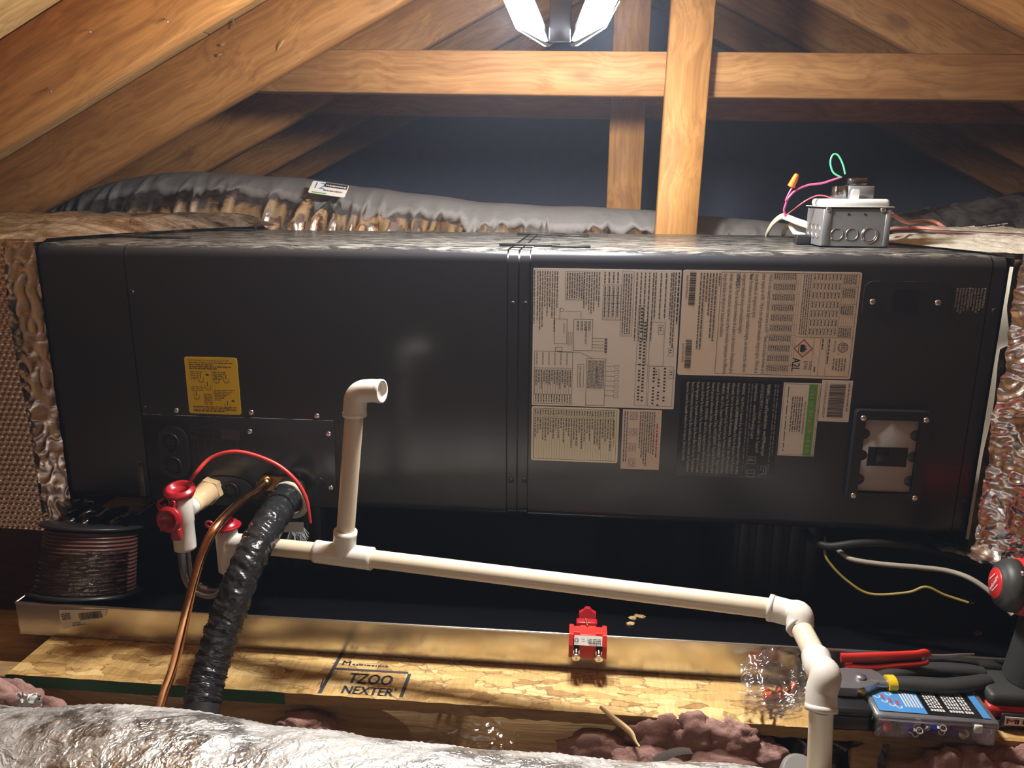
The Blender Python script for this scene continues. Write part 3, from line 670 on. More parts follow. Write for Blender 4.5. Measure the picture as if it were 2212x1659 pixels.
# ---- circuit breaker window
wf = thing('x', 'x', 'x', (0, 0, 0)); bpy.data.objects.remove(wf)
def ring_frame(x0, x1, z0, z1, t, y0, y1, r=.006):
    outer = [(x0+a, z0+b) for a, b in rrect(x1-x0, z1-z0, r, 4)]; inner = [(x0+t+a, z0+t+b) for a, b in rrect(x1-x0-2*t, z1-z0-2*t, r*.6, 4)]
    n = len(outer); mb = MB(); A = [V((x, y0, z)) for x, z in outer]; B = [V((x, y0, z)) for x, z in inner]; C_ = [V((x, y1, z)) for x, z in outer]; D_ = [V((x, y1, z)) for x, z in inner]
    al = A+B+C_+D_
    fs = []
    for k in range(n):
        j = (k+1) % n; fs += [(k, j, n+j, n+k), (k, 2*n+k, 2*n+j, j), (n+k, n+j, 3*n+j, 3*n+k)]
    return mb.add(al, fs)
win = ring_frame(1.3145, 1.4255, .0595, .209, .0145, -.014, .0).build('breaker_window', BLACKP, ah)
MB().bbox(1.3300, 1.412, -.007, .002, .0745, .1945, .002, 2).build('frosted_pane', FROST, win)
for z in (.095, .135, .17):
    for x in (1.3315, 1.4085):
        MB().lathe([(0, 0), (.0085, 0), (.0085, .0072), (0, .0072)], (x, -.0005, z), (0, -1, 0), 18).build('pane_notch', mat('shadow_grey_plastic', (.06, .06, .065), .4), win)
MB().add([(1.34, -.0074, .118), (1.40, -.0074, .118), (1.40, -.0074, .1495), (1.34, -.0074, .1495), (1.346, .0, .123), (1.394, .0, .123), (1.394, .0, .1445), (1.346, .0, .1445)], [(0, 1, 5, 4), (1, 2, 6, 5), (2, 3, 7, 6), (3, 0, 4, 7), (4, 5, 6, 7)]).build('breaker_slot', DARKP, win)
MB().bbox(1.352, 1.372, -.0102, -.004, .1215, .146, .001, 1).build('breaker_toggle', BLACKP, win)
MB().add([(1.3405, -.0076, .1185), (1.3995, -.0076, .1185), (1.3995, -.0076, .149), (1.3405, -.0076, .149)], [(0, 1, 2, 3)]).build('breaker_opening', DARKP, win)
for x, z in ((1.325, .197), (1.4175, .197), (1.324, .0695), (1.417, .0695)): screw(x, z, -.014, parent=win)
# ---- knockout cover plate
mb = MB(); mb.prism([(1.308+a, .3465+b) for a, b in rrect(.1245, .0595, .014, 6)], (0, .001, 0), (1, 0, 0), (0, 0, 1), (0, -.004, 0)); kp = mb.build('knockout_cover', PAINT, ah)
bv = kp.modifiers.new('b', 'BEVEL'); bv.width = .0018; bv.segments = 3; bv.limit_method = 'ANGLE'; bv.angle_limit = 1.
mb = MB(); mb.prism([(1.351+a, .36+b) for a, b in rrect(.036, .0345, .006, 4)], (0, -.003, 0), (1, 0, 0), (0, 0, 1), (0, -.0006, 0)); mb.build('square_knockout', mat('blue_black_plastic', (.006, .007, .012), .3), kp)
screw(1.3215, .375, -.003, parent=kp); screw(1.415, .3755, -.003, parent=kp)
# ---- labels
DOWN, RIGHT, ZUP = (0, 0, -1), (1, 0, 0), (0, 0, 1)
def label_part(name, x0, x1, z0, z1, m, desc, r=.003, y=-.0002, rot=True):
    o = MB().prism([(x0+a, z0+b) for a, b in rrect(x1-x0, z1-z0, r, 3)], (0, y, 0), (1, 0, 0), (0, 0, 1), (0, -.0006, 0)).build(name, m, ah); o['label'] = desc
    p = Print((x0, y-.0006, z1), DOWN, RIGHT, .0002) if rot else Print((x0, y-.0006, z0), RIGHT, ZUP, .0002)
    return o, p
# rating plate (u runs down 0..H, v runs right 0..W)
LB, q = label_part('rating_label', 1.041, 1.303, .2545, .418, PAPER2, 'cream rating label with red flame diamond')
W_, H_ = .262, .1635
q.bars(.003, .010, .054, .0195, INK, 30); q.text('Model DSFUPW0366AA', .008, .005, .0048, INK, .036)
q.bars(.107, .010, .154, .0195, INK, 26); q.text('Serial V25I1A1459', .113, .005, .0048, INK, .03)
for k, (l, e) in enumerate(((.02, 1), (.105, 1), (.10, 1), (.065, 1), (.055, .8), (.118, 1), (.118, 1))): q.words(.004, .0535-k*.0046, .004+l, .0022, INKG, e, .005)
q.box(.0025, .057, H_-.0035, .259, .0006, INK)
T_ = ['TAmin is the required minimum room area in m²/ft² / TAmin est la surface minimale de la', 'pièce requise en m²/ft². / Mrel is the refrigerant releasable charge in kg/oz. / Mrel est la',
      'charge libérable de réfrigérant en kg/oz.', 'Note: For minimum room areas at higher installation heights, see instructions for different', 'refrigerant releasable charge and installation heights.',
      "REMARQUE: Pour les surfaces minimales de la pièce à des hauteurs d'installations plus", 'élevées, voyez les instructions relatives aux surfaces minimales requises pour les différentes', "charges libérables de réfrigérant et hauteurs d'installation."]
for k, (t, v, wd) in enumerate(zip(T_, (.1275, .1175, .107, .099, .0885, .0795, .0695, .0605), (.154, .153, .067, .152, .092, .154, .156, .098))): q.text(t, .0045, v, .0085, INK, wd)
for t, v, wd in (('REMARQUE:', .0795, .0185), ('Note:', .099, .0095)): q.text(t, .0048, v, .0085, INK, wd)
for k in range(13): q.rect(.0025, .1345+k*.0033, .1585 if k > 0 else .158, .1345+k*.0033+.0003, INK)
for c in range(11): q.rect(.0025+c*.0157, .1345, .0025+c*.0157+.0003, .1745, INK)
for k in range(10):
    for c in range(10): q.words(.0035+c*.0157, .1355+k*.0033, .0035+c*.0157+.009, .0016, INKG, 1, .003)
for k in range(4): q.words(.004, .1785+k*.0032, .096, .0015, INKG, 1, .004)
for k in range(9): q.rect(.0025, .192+k*.0053, .099, .192+k*.0053+.0003, INK)
for c in range(8): q.rect(.0025+c*.0138, .192, .0025+c*.0138+.0003, .2345, INK)
for k in range(8):
    for c in range(7): q.words(.0035+c*.0138, .1935+k*.0053, .0035+c*.0138+.009, .002, INKG, 1, .003)
for k in range(7): q.rect(.0025, .236+k*.0032, .099, .236+k*.0032+.0003, INK)
for c in (.022, .048, .082, .099): q.rect(c, .186 if c > .09 else .236, c+.0004, .258, INK)
for k in range(6):
    for c in (.004, .024, .05, .084): q.words(c, .237+k*.0032, c+.014, .0016, INKG, 1, .004)
q.rect(.099, .1745, .0994, .2345, INK); q.rect(.099, .2225, .159, .2229, INK); q.rect(.099, .212, .159, .2124, INK); q.rect(.099, .2020, .159, .2024, INK)
q.words(.101, .224, .14, .0022, INKG, 1, .006); q.words(.101, .2145, .118, .0022, INKG); q.words(.145, .206, .155, .0022, INKG)
dc, dv, dr = .117, .1875, .0145
for k in range(4):
    a0, a1 = PI/2*k, PI/2*(k+1)
    q.poly([(dc+r_*math.cos(a), dv+r_*math.sin(a)) for r_, a in ((dr, a0), (dr, a1), (dr-.0022, a1), (dr-.0022, a0))], REDINK)
q.poly([(dc-.006, dv-.0045), (dc+.005, dv-.0045), (dc+.006, dv-.001), (dc+.0035, dv+.004), (dc+.0025, dv+.0015), (dc+.001, dv+.007), (dc-.0015, dv+.002), (dc-.0035, dv+.005), (dc-.005, dv+.001), (dc-.0065, dv+.002)], INK)
q.rect(dc-.006, dv-.0072, dc+.006, dv-.0062, INK)
q.text('A2L', .1315, .173, .0175, INK, .021, lw=.0005); q.text('R-454B', .137, .198, .0062, INK, .0135); q.text('ETRS', .137, .1905, .0078, INK, .013)
q.ring(.114, .246, .0078, .0068, INK); q.ring(.114, .246, .0058, .0052, INK); q.text('ETL', .114, .2433, .0085, INK, .0085, 'C', lw=.0004); q.text('c', .1035, .2415, .004); q.text('us', .1225, .2395, .004); q.text('Intertek', .104, .2325, .0052, INK, .018)
for k in range(5): q.words(.131, .2335+k*.0042, .151, .0022, INKB, 1, .006)
q.done(LB)
# wiring diagram
LB, q = label_part('wiring_label', .813, 1.0385, .198, .417, PAPER, 'grey wiring diagram label', .001)
for k in range(9): q.words(.004, .006+k*.0038+(0 if k < 5 else .0), .004+random.uniform(.05, .095), .0016, INKG, 1, .006)
q.box(.004, .050, .048, .078, .0004); 
for k in range(7): q.words(.006, .052+k*.0037, .046, .0018, INKG, 1, .005)
for k in range(7): q.words(.004, .078+k*.0038, .004+random.uniform(.04, .066), .0016, INKG, 1, .006)
for k in range(5): q.rect(.0235, .108+k*.0068, .078, .108+k*.0068+.0004, INK)
for c in (.0235, .04, .052, .065, .078): q.rect(c, .108, c+.0004, .1355, INK)
for k in range(4): q.words(.004, .109+k*.0066, .021, .002, INKG); q.words(.026, .110+k*.0066, .074, .002, INKG, 1, .004)
q.box(.003, .136, .103, .1545, .0004)
for k in range(4): q.words(.006, .1385+k*.0037, .1, .0018, INKG, 1, .005)
for k in range(9): q.words(.004, .158+k*.0062 if k < 5 else .1865+(k-5)*.0078, .11 if k < 5 else .075, .0019, INKG, 1, .006)
q.words(.003, .221, .082, .0022, INK, 1, .007); q.words(.003, .2165, .12, .0019, INKG, 1, .006); q.words(.003, .213, .115, .0019, INKG, 1, .006)
q.box(.055, .163, .148, .178, .0004); q.box(.148, .163, .215, .182, .0004); q.box(.08, .182, .15, .205, .0004); q.box(.15, .184, .215, .222, .0004)
for v, a0, a1 in ((.167, .058, .205), (.173, .08, .21), (.19, .152, .212), (.198, .17, .212), (.207, .152, .205)):
    a = a0
    while a < a1: q.rect(a, v, a+.0026, v+.0034, INK); a += .0052*(1 if random.random() > .12 else 2)
for a, v in ((.085, .195), (.12, .212), (.155, .215), (.155, .192)): q.box(a, v, a+.014, v+.008, .0004); q.rect(a+.003, v+.002, a+.0045, v+.005); q.rect(a+.007, v+.002, a+.0085, v+.005)
q.box(.078, .034, .118, .054, .0006); q.box(.078, .064, .128, .094, .0006); q.box(.14, .086, .222-.005, .116, .0006); q.box(.15, .072, .187, .082, .0005); q.box(.123, .036, .13, .047, .0006)
for t, a, v, sz in (('OUTDOOR', .085, .048, .003), ('INDOOR UNIT', .09, .082, .0042), ('INDOOR UNIT', .155, .101, .0042), ('24V THERMOSTAT', .153, .075, .004)): q.text(t, a, v, sz)
for k in range(12): q.words(.081+.04*(k % 3 == 0), .067+k*.002, .1, .0012, INKG, .8, .004)
for k in range(14): q.words(.143, .088+k*.0019, .2, .0011, INKG, .8, .004)
for k in range(5): q.line((.108+k*.005, .094), (.108+k*.005, .112), .0005); q.words(.1075+k*.005, .113, .1115+k*.005, .004, INKG)
for k in range(7): q.line((.152+k*.008, .116), (.152+k*.008, .130), .0005); q.box(.150+k*.008, .13, .155+k*.008, .137, .0004)
for k in range(3): q.line((.098, .056+k*.003), (.12, .056+k*.003), .0005)
q.line((.131, .041), (.131, .075), .0005); q.line((.131, .075), (.14, .095), .0005); q.line((.06, .042), (.078, .042), .0005); q.line((.066, .05), (.066, .075), .0005); q.line((.066, .075), (.078, .075), .0005)
q.ring(.064, .045, .003, .0024); q.box(.13, .003, .216, .064, .0005)
for k in range(14): q.rect(.157, .004+k*.0042, .2, .0044+k*.0042); q.words(.16, .0055+k*.0042, .194, .0018, INKG, random.uniform(.5, 1), .004); q.words(.2, .0055+k*.0042, .2135, .0018, INKG, 1, .004)
for c in (.157, .2): q.rect(c, .003, c+.0004, .064)
for k, t in enumerate(('INDOOR UNIT', 'DRIVER BOARD', 'INDOOR UNIT', 'DATA BOARD', 'INDOOR UNIT', 'MAIN CONTROL')): q.text(t, .132, .006+k*.0095, .0036, INK, .02)
q.words(.003, .001, .17, .0015, INKG, .5); q.done(LB)
# fault code list
LB, q = label_part('fault_code_label', .813, .9535, .104, .196, PAPER3, 'pale glossy fault code list label', .003)
q.box(.003, .003, .089, .137, .0005)
for k in range(31):
    v = .005+k*.0042; q.words(.018, v, .085, .0018, INKG, random.uniform(.25, .8), .005); q.words(.005, v, .014, .0018, INKG, 1, .004); q.rect(.003, v-.0012, .089, v-.0009, INKB)
q.rect(.016, .003, .0163, .134, INK); q.text('Malfunction & protection indication', .02, .1325, .0035, INK, .045); q.done(LB)
LB, q = label_part('switch_label', .959, 1.0205, .095, .1955, PINKP, 'pinkish rotary switch setting label', .0005)
for k, u in enumerate((.006, .033, .059, .085)):
    q.box(u-.002, .012, u+.011, .0235, .0005); q.ring(u+.0045, .0178, .0042, .0036); q.line((u+.002, .0178), (u+.007, .0178+(.002 if k % 2 else 0)), .0007)
for k in range(2): q.words(.003, .003+k*.004, .098, .0016, INKG, .9, .005)
for k in range(7): q.words(.003, .0275+k*.0037, .003+random.uniform(.06, .094), .0017, INKG, 1, .005)
q.words(.022, .0545, .08, .002, REDINK, 1, .006); q.done(LB)
# black warning label
LB, q = label_part('warning_label', 1.048, 1.202, .0875, .2475, BLKLAB, 'glossy black multilingual warning label', .001)
WL_ = [('WARNING: Cancer and Reproductive Harm - www.P65Warnings.ca.gov', .132, .0075, .118), ("AVERTISSEMENT: Cancer et Troubles de l'appareil", .1225, .0075, .112), ('reproducteur - www.P65Warnings.ca.gov', .1135, .0075, .09)]
SM = ['WARNING - Risk Of Fire Or Explosion Due To Flammable Refrigerant Used. Follow Handling', 'Instructions Carefully. AVERTISSEMENT - Risque De Feu Ou Explosion Fluide Frigorigène',
      'Inflammable. Suivre Les Instructions De Manipulation. WARNING - Risk Of Fire. Flammable', 'Refrigerant Used. To Be Repaired Only By Trained Service Personnel. Do Not Puncture Tubing',
      'WARNING - Risk Of Fire. Dispose Of Refrigerant Properly. AVERTISSEMENT - Risque De Feu', 'Personnel. Do Not Puncture Refrigerant Tubing / AVERTISSEMENT - Risque Feu Fluide Frigorigène',
      'Fluide Frigorigène Inflammable Utilisé. Réparations Par Un Personnel D\'entretien Formé', 'Ne Pas Percer Ou Brûler. WARNING - Risk Of Fire. Auxiliary Devices Which May Be Ignition', 'Sources Shall Not Be Installed In The Ductwork. AVERTISSEMENT - Risque D\'incendie',
      'Fluide Frigorigène. Les Dispositifs Auxiliaires Qui Peuvent Être Des Sources D\'inflammation', "Sources D'inflammation Ne Doivent Pas Être Installés Dans Les Conduits Sauf Spécification", 'Répertoriés Comme Des Dispositifs Auxiliaires Pour Cet Appareil. (Voir Les Instructions)']
for t, v, sz, wd in WL_: q.text(t, .004, v, sz, WINK, wd, lw=.0003)
q.words(.004, .1435, .15, .0022, WINKD, 1, .008); q.words(.004, .1475, .12, .0022, WINKD, 1, .008); q.words(.004, .1035, .15, .0022, WINKD, 1, .008); q.words(.004, .1085, .155, .002, WINKD, 1, .008)
for k, t in enumerate(SM): q.text(t, .004, .0945-k*.0078, .0064, WINK, .150 if k < 11 else .13)
q.text('AVERTISSEMENT', .05, .0945-1*.0078, .0064, WINK, .03); 
for u, v in ((.124, .112), (.146, .112)): q.box(u, v, u+.012, v+.012, .0006, WINK); q.rect(u+.0055, v, u+.0063, v+.012, WINK)
q.text('i', .128, .1145, .008, WINK)
for s_ in (0, .0018): q.poly([(.138+s_, .129), (.15, .133), (.155, .1285), (.156-s_, .130), (.150, .1345), (.138, .1305)], WINK)
q.box(.139, .133, .153, .142, .0007, WINK); q.rect(.143, .1375, .149, .1383, WINK)
q.done(LB)
# safety instructions label
LB, q = label_part('safety_label', 1.205, 1.261, .1275, .2465, PAPERW, 'white and green safety instructions label', .0008)
q.rect(.0015, .0385, .1175, .0515, GRNINK); q.text('SAFETY INSTRUCTIONS', .006, .0418, .0098, WHITEP, .108, lw=.0005)
q.text('PRODUCT USES A2L REFRIGERANT', .03, .0335, .0038, INK, .052)
for k in range(5): q.words(.022, .0145+k*.0036, .085, .0017, INKG, .9, .006)
q.words(.006, .007, .112, .0014, INKG, 1, .012); q.box(.0015, .0015, .1175, .0545, .0004); q.done(LB)
LB, q = label_part('barcode_label', 1.262, 1.308, .186, .2525, PAPERW, 'white bar code label', .0005)
q.bars(.006, .012, .06, .036, INK, 34); q.text('17223A402761600004', .004, .005, .0052, INK, .056); q.words(.004, .040, .05, .002, INKB); q.done(LB)
# printed warning beside the cover plate
q = Print((1.44, -.0002, .398), DOWN, RIGHT, .0002)
for k, (t, wd) in enumerate((('WARNING:', .026), ('Before obtaining', .033), ('access to terminals, all', .036), ('supply circuits must', .034), ('be disconnected.', .028), ('AVERTISSEMENT:', .03), ("Avant d'accéder aux", .034), ('bornes, tous les circuits', .038), ("d'alimentation doivent", .036), ('être déconnectés.', .03))):
    q.text(t, .004 if k in (0, 5) else .0005, .039-k*.0043, .0046, WINK, wd)
for v in (.0405, .019): q.poly([(.0, v-.0022), (.0, v+.0018), (.0034, v-.0002)], YELINK)
q.done(blow, 'warning_text')
# yellow drain label
LB, q = label_part('yellow_label', .2335, .3245, .1645, .2625, YELLOW, 'yellow trap cleaning label', .004, rot=False)
q.text('PLACE THIS LABEL ON AIR HANDLER CLOSE TO TRAP', .007, .091, .0038, INK, .07)
YI = mat('olive_ink', (.22, .15, .01), .5); q.words(.007, .0875, .083, .0016, YI); q.words(.007, .084, .05, .002, YI); q.words(.007, .0805, .08, .0022, YI); q.words(.007, .0772, .055, .0022, YI)
for k in range(5): q.words(.008, .0715-k*.003, .03-(k*.003), .0014, YI); q.words(.047, .0715-k*.003, .07-(k*.002), .0014, YI)
for k in range(3): q.words(.008, .046-k*.003, .03, .0014, YI)
for k in range(7): q.words(.028, .034-k*.0029, .043, .0013, YI); q.words(.047, .041-k*.0028, .083-k*.004, .0014, YI)
for k in range(3): q.words(.008, .012-k*.0026, .084, .0014, YI)
q.words(.008, .0042, .062, .0018, INK); q.rect(.0445, .02, .0448, .074, YI)
for a, b in ((.026, .059), (.037, .046), (.053, .058), (.07, .059), (.016, .029), (.069, .014)):
    q.ring(a, b, .0052, .0044, YI, 16, 180, 360); q.ring(a, b, .0032, .0026, YI, 14, 180, 360); q.rect(a-.0052, b, a-.0044, b+.006, YI); q.rect(a+.0044, b, a+.0052, b+.004, YI); q.rect(a-.0012, b+.002, a, b+.010, INK)
for a, b in ((.0375, .0665), (.0785, .0225)): q.ring(a, b, .003, 0, INK, 12, 0, 180)
q.done(LB)
# ghosted print on the access plate
q = Print((.2265, -.0024, .068), RIGHT, ZUP, .0002)
GI = mat('ghost_ink', (.085, .085, .09), .4); q.box(.003, .052, .096, .073, .0004, GI); q.rect(.02, .052, .0205, .073, GI); q.rect(.046, .052, .0465, .073, GI); q.rect(.06, .053, .094, .071, mat('ghost_ink_dim', (.05, .05, .055), .4))
q.box(.006, .058, .016, .066, .0006, GI); q.words(.006, .054, .018, .0015, GI); q.words(.006, .069, .018, .0015, GI)
for k in range(8): 
    a = .006+k*.0115; z = .049
    while z > (.008 if k < 5 else .02): l = random.uniform(.002, .006); q.rect(a, z-l, a+.0008, z, GI); q.rect(a+.004, z-l*.8, a+.0046, z, GI) if k < 5 else None; z -= l+.001
q.box(.003, .004, .098, .0505, .0003, GI); q.done(plate, 'ghost_print')

# supports under the unit
for k, (x0, x1) in enumerate(((.30, .42), (1.17, 1.32))):
    s = thing('support_block', ('left', 'right')[k]+' dark ribbed support block between the pan floor and the unit', 'support', ((x0+x1)/2, .27, -.174), 'support blocks')
    MB().bbox(x0, x1, .10, .44, -.174, -.001, .004, 1).build('block', mat('dark_foam', (.03, .03, .032), .7), s)
    for j in range(5): MB().bbox(x0+.008+j*(x1-x0-.016)/4.6, x0+.026+j*(x1-x0-.016)/4.6, .094, .102, -.17, -.003, .002, 1).build('rib', mat('dark_foam_rib', (.04, .04, .042), .6), s)

# =================================================================== drain pan
pan = thing('drain_pan', 'shallow galvanised drain pan under the unit, shade inside it painted black', 'drain pan', (.8, .2, -.177))
PX0, PX1, PY0, PY1, PZ0, PZ1 = -.012, 1.62, -.150, .532, -.1765, -.1195
MB().box(PX0, PX1, PY0, PY0+.0012, PZ0, PZ1).build('front_wall', GALV, pan)
MB().box(PX0, PX1, PY0+.0012, PY0+.003, PZ0+.002, PZ1-.001).build('front_inner_shade', PANB, pan)  # dark sheet added where the wall's inner face is only shaded
MB().box(PX0, PX0+.0012, PY0, PY1, PZ0, PZ1).build('side_wall', GALV, pan); MB().box(PX1-.0012, PX1, PY0, PY1, PZ0, PZ1).build('side_wall', GALV, pan); MB().box(PX0, PX1, PY1, PY1+.0012, PZ0, PZ1).build('back_wall', PANB, pan)
MB().box(PX0+.001, PX1-.001, PY0+.001, PY1, PZ0, PZ0+.002).build('pan_floor', PANB, pan)
RIM = mat('bright_rim_steel', (.80, .76, .70), .35, 1.)
MB().bbox(PX0, PX1, PY0-.0014, PY0+.0026, PZ1-.0018, PZ1+.0012, .001, 1).build('rolled_rim', RIM, pan)
MB().bbox(PX0-.0012, PX0+.0024, PY0, PY1, PZ1-.0018, PZ1+.0012, .001, 1).build('rolled_rim', RIM, pan)
p0 = P(127, 1318, PY0-.001); p1 = P(232, 1318, PY0-.001)
stk = MB().add([P(127, 1317, PY0-.0008), P(232, 1317, PY0-.0008), P(228, 1330, PY0-.0008), P(183, 1349, PY0-.0012), P(138, 1359, PY0-.002), P(131, 1345, PY0-.001)], [(0, 1, 2, 3, 4, 5)]).build('bar_code_sticker', PAPERW, pan)
q = Print((p0.x, PY0-.0012, P(127, 1360, PY0).z), (math.cos(.18), 0, math.sin(.18)), (-math.sin(.18), 0, math.cos(.18)), .0006)
q.bars(.038, .014, .078, .026, INK, 26); q.text('VUMM1987', .022, .0085, .005, INK, .016); q.words(.022, .0055, .045, .002, INKG)
for k in range(4): q.words(.008, .018+k*.003, .024, .0016, INKG)
q.done(stk)
# debris on the pan floor
for k, (x, y) in enumerate(((1367, 1335), (1378, 1330), (1362, 1347), (1386, 1332))):
    c = PZ(x, y, PZ0+.004); bm_ = MB(); tuft(bm_, c, (.007, .005, .0022), k*9.1); one('debris_flake', bm_, SPLINT, 'small brown debris flake in the pan right of the red switch', 'debris', 'debris flakes by the switch')
for k, (x, y) in enumerate(((2098, 1300), (2112, 1368))):
    c = PZ(x, y, PZ0+.005); bm_ = MB(); tuft(bm_, c, (.006, .006, .004), k*5.3+40); one('debris_flake', bm_, BRASS, ('brass coloured fleck where the yellow wire ends', 'brass coloured fleck in the pan left of the drill grip')[k], 'debris')

# =================================================================== condensate drain
TY = -.13
tr = thing('condensate_trap', 'clear u-shaped drain trap with white fittings and red caps', 'drain trap', P(388, 1285, TY))
t0 = P(388, 1064, TY); t1 = P(388, 1184, TY); xa = t0.x; ax_ = V((0, 0, 1))
zt, zb = t0.z, t1.z
MB().lathe([(.0135, zb), (.0165, zb), (.0168, zb+.004), (.0168, zb+.045), (.0178, zb+.047), (.0178, zt-.004), (.0165, zt), (.013, zt), (.013, zb+.01)], (xa, TY, 0), ax_, 32, close=True).build('inlet_tee', PVCF, tr)
hx = V((.262, -.004, .030)); tz = P(392, 1110, TY).z; tgt = V((xa, TY, tz)); dv_ = (tgt-hx).normalized()
MB().tube([hx+dv_*.05, tgt], .0145, 24).build('inlet_arm', PVCF, tr)
ad = thing('drain_adapter', 'yellowed threaded drain adapter between the unit port and the trap', 'pipe fitting', hx)
MB().lathe([(.0, .0), (.023, 0), (.0235, .002), (.0235, .020), (.023, .022), (.0, .022)], hx, dv_, 6, False).build('hex_collar', BEIGE, ad)
MB().lathe([(.019, .02), (.019, .028), (.0178, .03), (.0178, .062), (.0155, .064), (.0155, .09)], hx, dv_, 28).build('socket', BEIGE, ad)
def red_cap(o, nrm, parent, r=.0205, name='red_cap'):
    return MB().lathe([(0, .0015), (r*.60, .0015), (r*.62, .006), (r*.80, .007), (r*.84, .004), (r*.98, .0035), (r, .0015), (r, -.002), (r*.97, -.003), (0, -.003)], o, nrm, 36).build(name, RED, parent)
c1 = red_cap((xa, TY, zt+.003), V((.05, -.25, 1)), tr, .0235)
MB().torus((xa, TY, zt-.0045), (0, 0, 1), .0185, .0022).build('cap_collar', RED, c1)
pts = [V((xa-.018, TY-.012, zt-.004)), V((xa-.027, TY-.016, zt-.012)), V((xa-.020, TY-.022, zt-.019)), V((xa-.008, TY-.024, zt-.014))]
MB().tube(spline(pts, 6), .0042, 8, sq=(.45, 1.5)).build('tether', RED, c1)
fc = P(366, 1122, TY-.028)
c2 = red_cap(fc, V((-.08, -1, .12)), tr, .0205, 'hanging_red_cap')
MB().tube(spline([fc+V((.006, .006, .016)), fc+V((.008, .008, .026)), V((xa-.004, TY-.020, zt-.012))], 6), .0045, 8, sq=(.5, 1.4)).build('tether', RED, c2)
MB().bbox(fc.x-.002, fc.x+.014, fc.y+.0, fc.y+.010, fc.z-.036, fc.z-.016, .003, 2).build('pull_tab', RED, c2)
MB().tube([fc+V((-.016, .002, -.012)), fc+V((-.0165, .002, -.022))], lambda t: .003*(1-.8*t), 8).build('tab_nub', RED, c2)
l0 = P(488, 1140, TY); l1 = P(488, 1230, TY); xb = l0.x; zc = l1.z
MB().lathe([(.0135, zc), (.0165, zc), (.0168, zc+.003), (.0168, l0.z-.002), (.0155, l0.z), (.013, l0.z), (.013, zc+.01)], (xb, TY, 0), ax_, 32, close=True).build('outlet_tee', PVCF, tr)
c3 = red_cap((xb, TY, l0.z+.004), V((-.06, -.12, 1)), tr, .0185, 'outlet_red_cap')
MB().lathe([(.010, 0), (.009, .008), (.006, .011), (0, .012)], (xb, TY, l0.z+.006), (0, 0, 1), 24).build('cap_dome', RED, c3)
MB().lathe([(.0225, 0), (.0235, .0015), (.0225, .003)], (xb, TY, l0.z+.002), (0, 0, 1), 28).build('cap_rim', RED, c3)
MB().torus((xb-.024, TY-.004, l0.z+.006), (0, 1, .2), .0055, .002).build('cap_loop', RED, c3)
bz = P(440, 1296, TY).z; r_u = (xb-xa)/2; cz_ = bz+.0135+r_u
pth = [V((xa, TY, zb+.012)), V((xa, TY, (zb+cz_)/2))]+[V(((xa+xb)/2-r_u*math.cos(PI*k/16), TY, cz_-r_u*math.sin(PI*k/16))) for k in range(17)]+[V((xb, TY, (zc+cz_)/2)), V((xb, TY, zc+.012))]
ub = MB().tube(pth, .0133, 24, False).build('clear_u_bend', CLEAR, tr); MB().tube(pth, .0108, 20, False).build('bend_inner_wall', CLEAR, ub)
# cleaning brush
br = thing('cleaning_brush', 'drain cleaning brush with curved red handle and pale bristles', 'brush', P(640, 1150, -.09))
rod = [P(407, 1048, TY), P(425, 1020, TY), P(455, 990, TY+.02), P(500, 976, -.10), P(545, 982, -.09), P(600, 1005, -.085), P(640, 1040, -.085), P(662, 1080, -.085), P(671, 1130, -.085)]
MB().tube(spline(rod, 8), lambda t: .0033*(1-.35*max(0, t-.85)/.15), 10).build('handle', REDROD, br)
bcol = mat('pale_bristle', (.55, .57, .58), .35)
MB().grid(lambda u, v: P(598+58*u, 1128+22*v-10*u*(1-u), -.06-.01*u)+V((0, -.004*math.sin(u*PI), 0)), 10, 4).build('ferrule', bcol, br)
mb = MB()
for k in range(60):
    a = random.uniform(0, 1); p0_ = P(625+30*a, 1138+8*random.random(), -.06); mb.tube([p0_, p0_+V((random.uniform(-.01, .016), random.uniform(-.01, .01), -random.uniform(.012, .03)))], .0004, 4, False)
tag(mb.build('bristles', bcol, br), kind='stuff')
# pvc drain line
dl = thing('drain_pipe', 'long cream pvc drain pipe with upright vent, tee and elbows', 'pipe', P(1770, 1640, -.40))
A0 = V((xb, TY, P(500, 1172, TY).z)); A1 = P(690, 1192, -.158); A2 = P(796, 1206, -.168); A3 = P(1664, 1313, -.245); A4 = P(1706, 1324, -.255)
PR, FR = .0134, .0172
MB().tube([A0, A0.lerp(A1, .3)], .0155, 24).build('outlet_socket', PVCF, dl)
MB().tube([A0.lerp(A1, .2), A1], PR, 24).build('short_pipe', PVC, dl)
dA = (A2-A1).normalized()
tee = MB().lathe([(PR, -.006), (FR, -.006), (FR, -.001), (FR*.99, .001), (FR*.99, (A2-A1).length-.001), (FR, (A2-A1).length+.001), (FR, (A2-A1).length+.006), (PR, (A2-A1).length+.006)], A1, dA, 30).build('tee_fitting', PVCF, dl)
tm = A1.lerp(A2, .5); s_top = P(746, 1150, tm.y); 
MB().lathe([(FR, 0), (FR, .032), (FR*1.03, .033), (FR*1.03, .040), (PR, .041)], tm, V((s_top-tm).normalized()), 30).build('tee_branch', PVCF, tee)
e0 = P(767, 893, tm.y+.01)
MB().tube([tm, e0+V((0, 0, .01))], PR, 24).build('vent_pipe', PVC, dl)
ez = spline([P(766, 898, tm.y+.01), P(767, 876, tm.y+.01), P(770, 858, tm.y+.01), P(781, 847, tm.y+.01), P(800, 844, tm.y+.008), P(826, 845, tm.y+.004)], 5)
ve = MB().tube(ez, .0168, 28, False).build('vent_elbow', PVCF, dl); dE = (ez[-1]-ez[-3]).normalized()
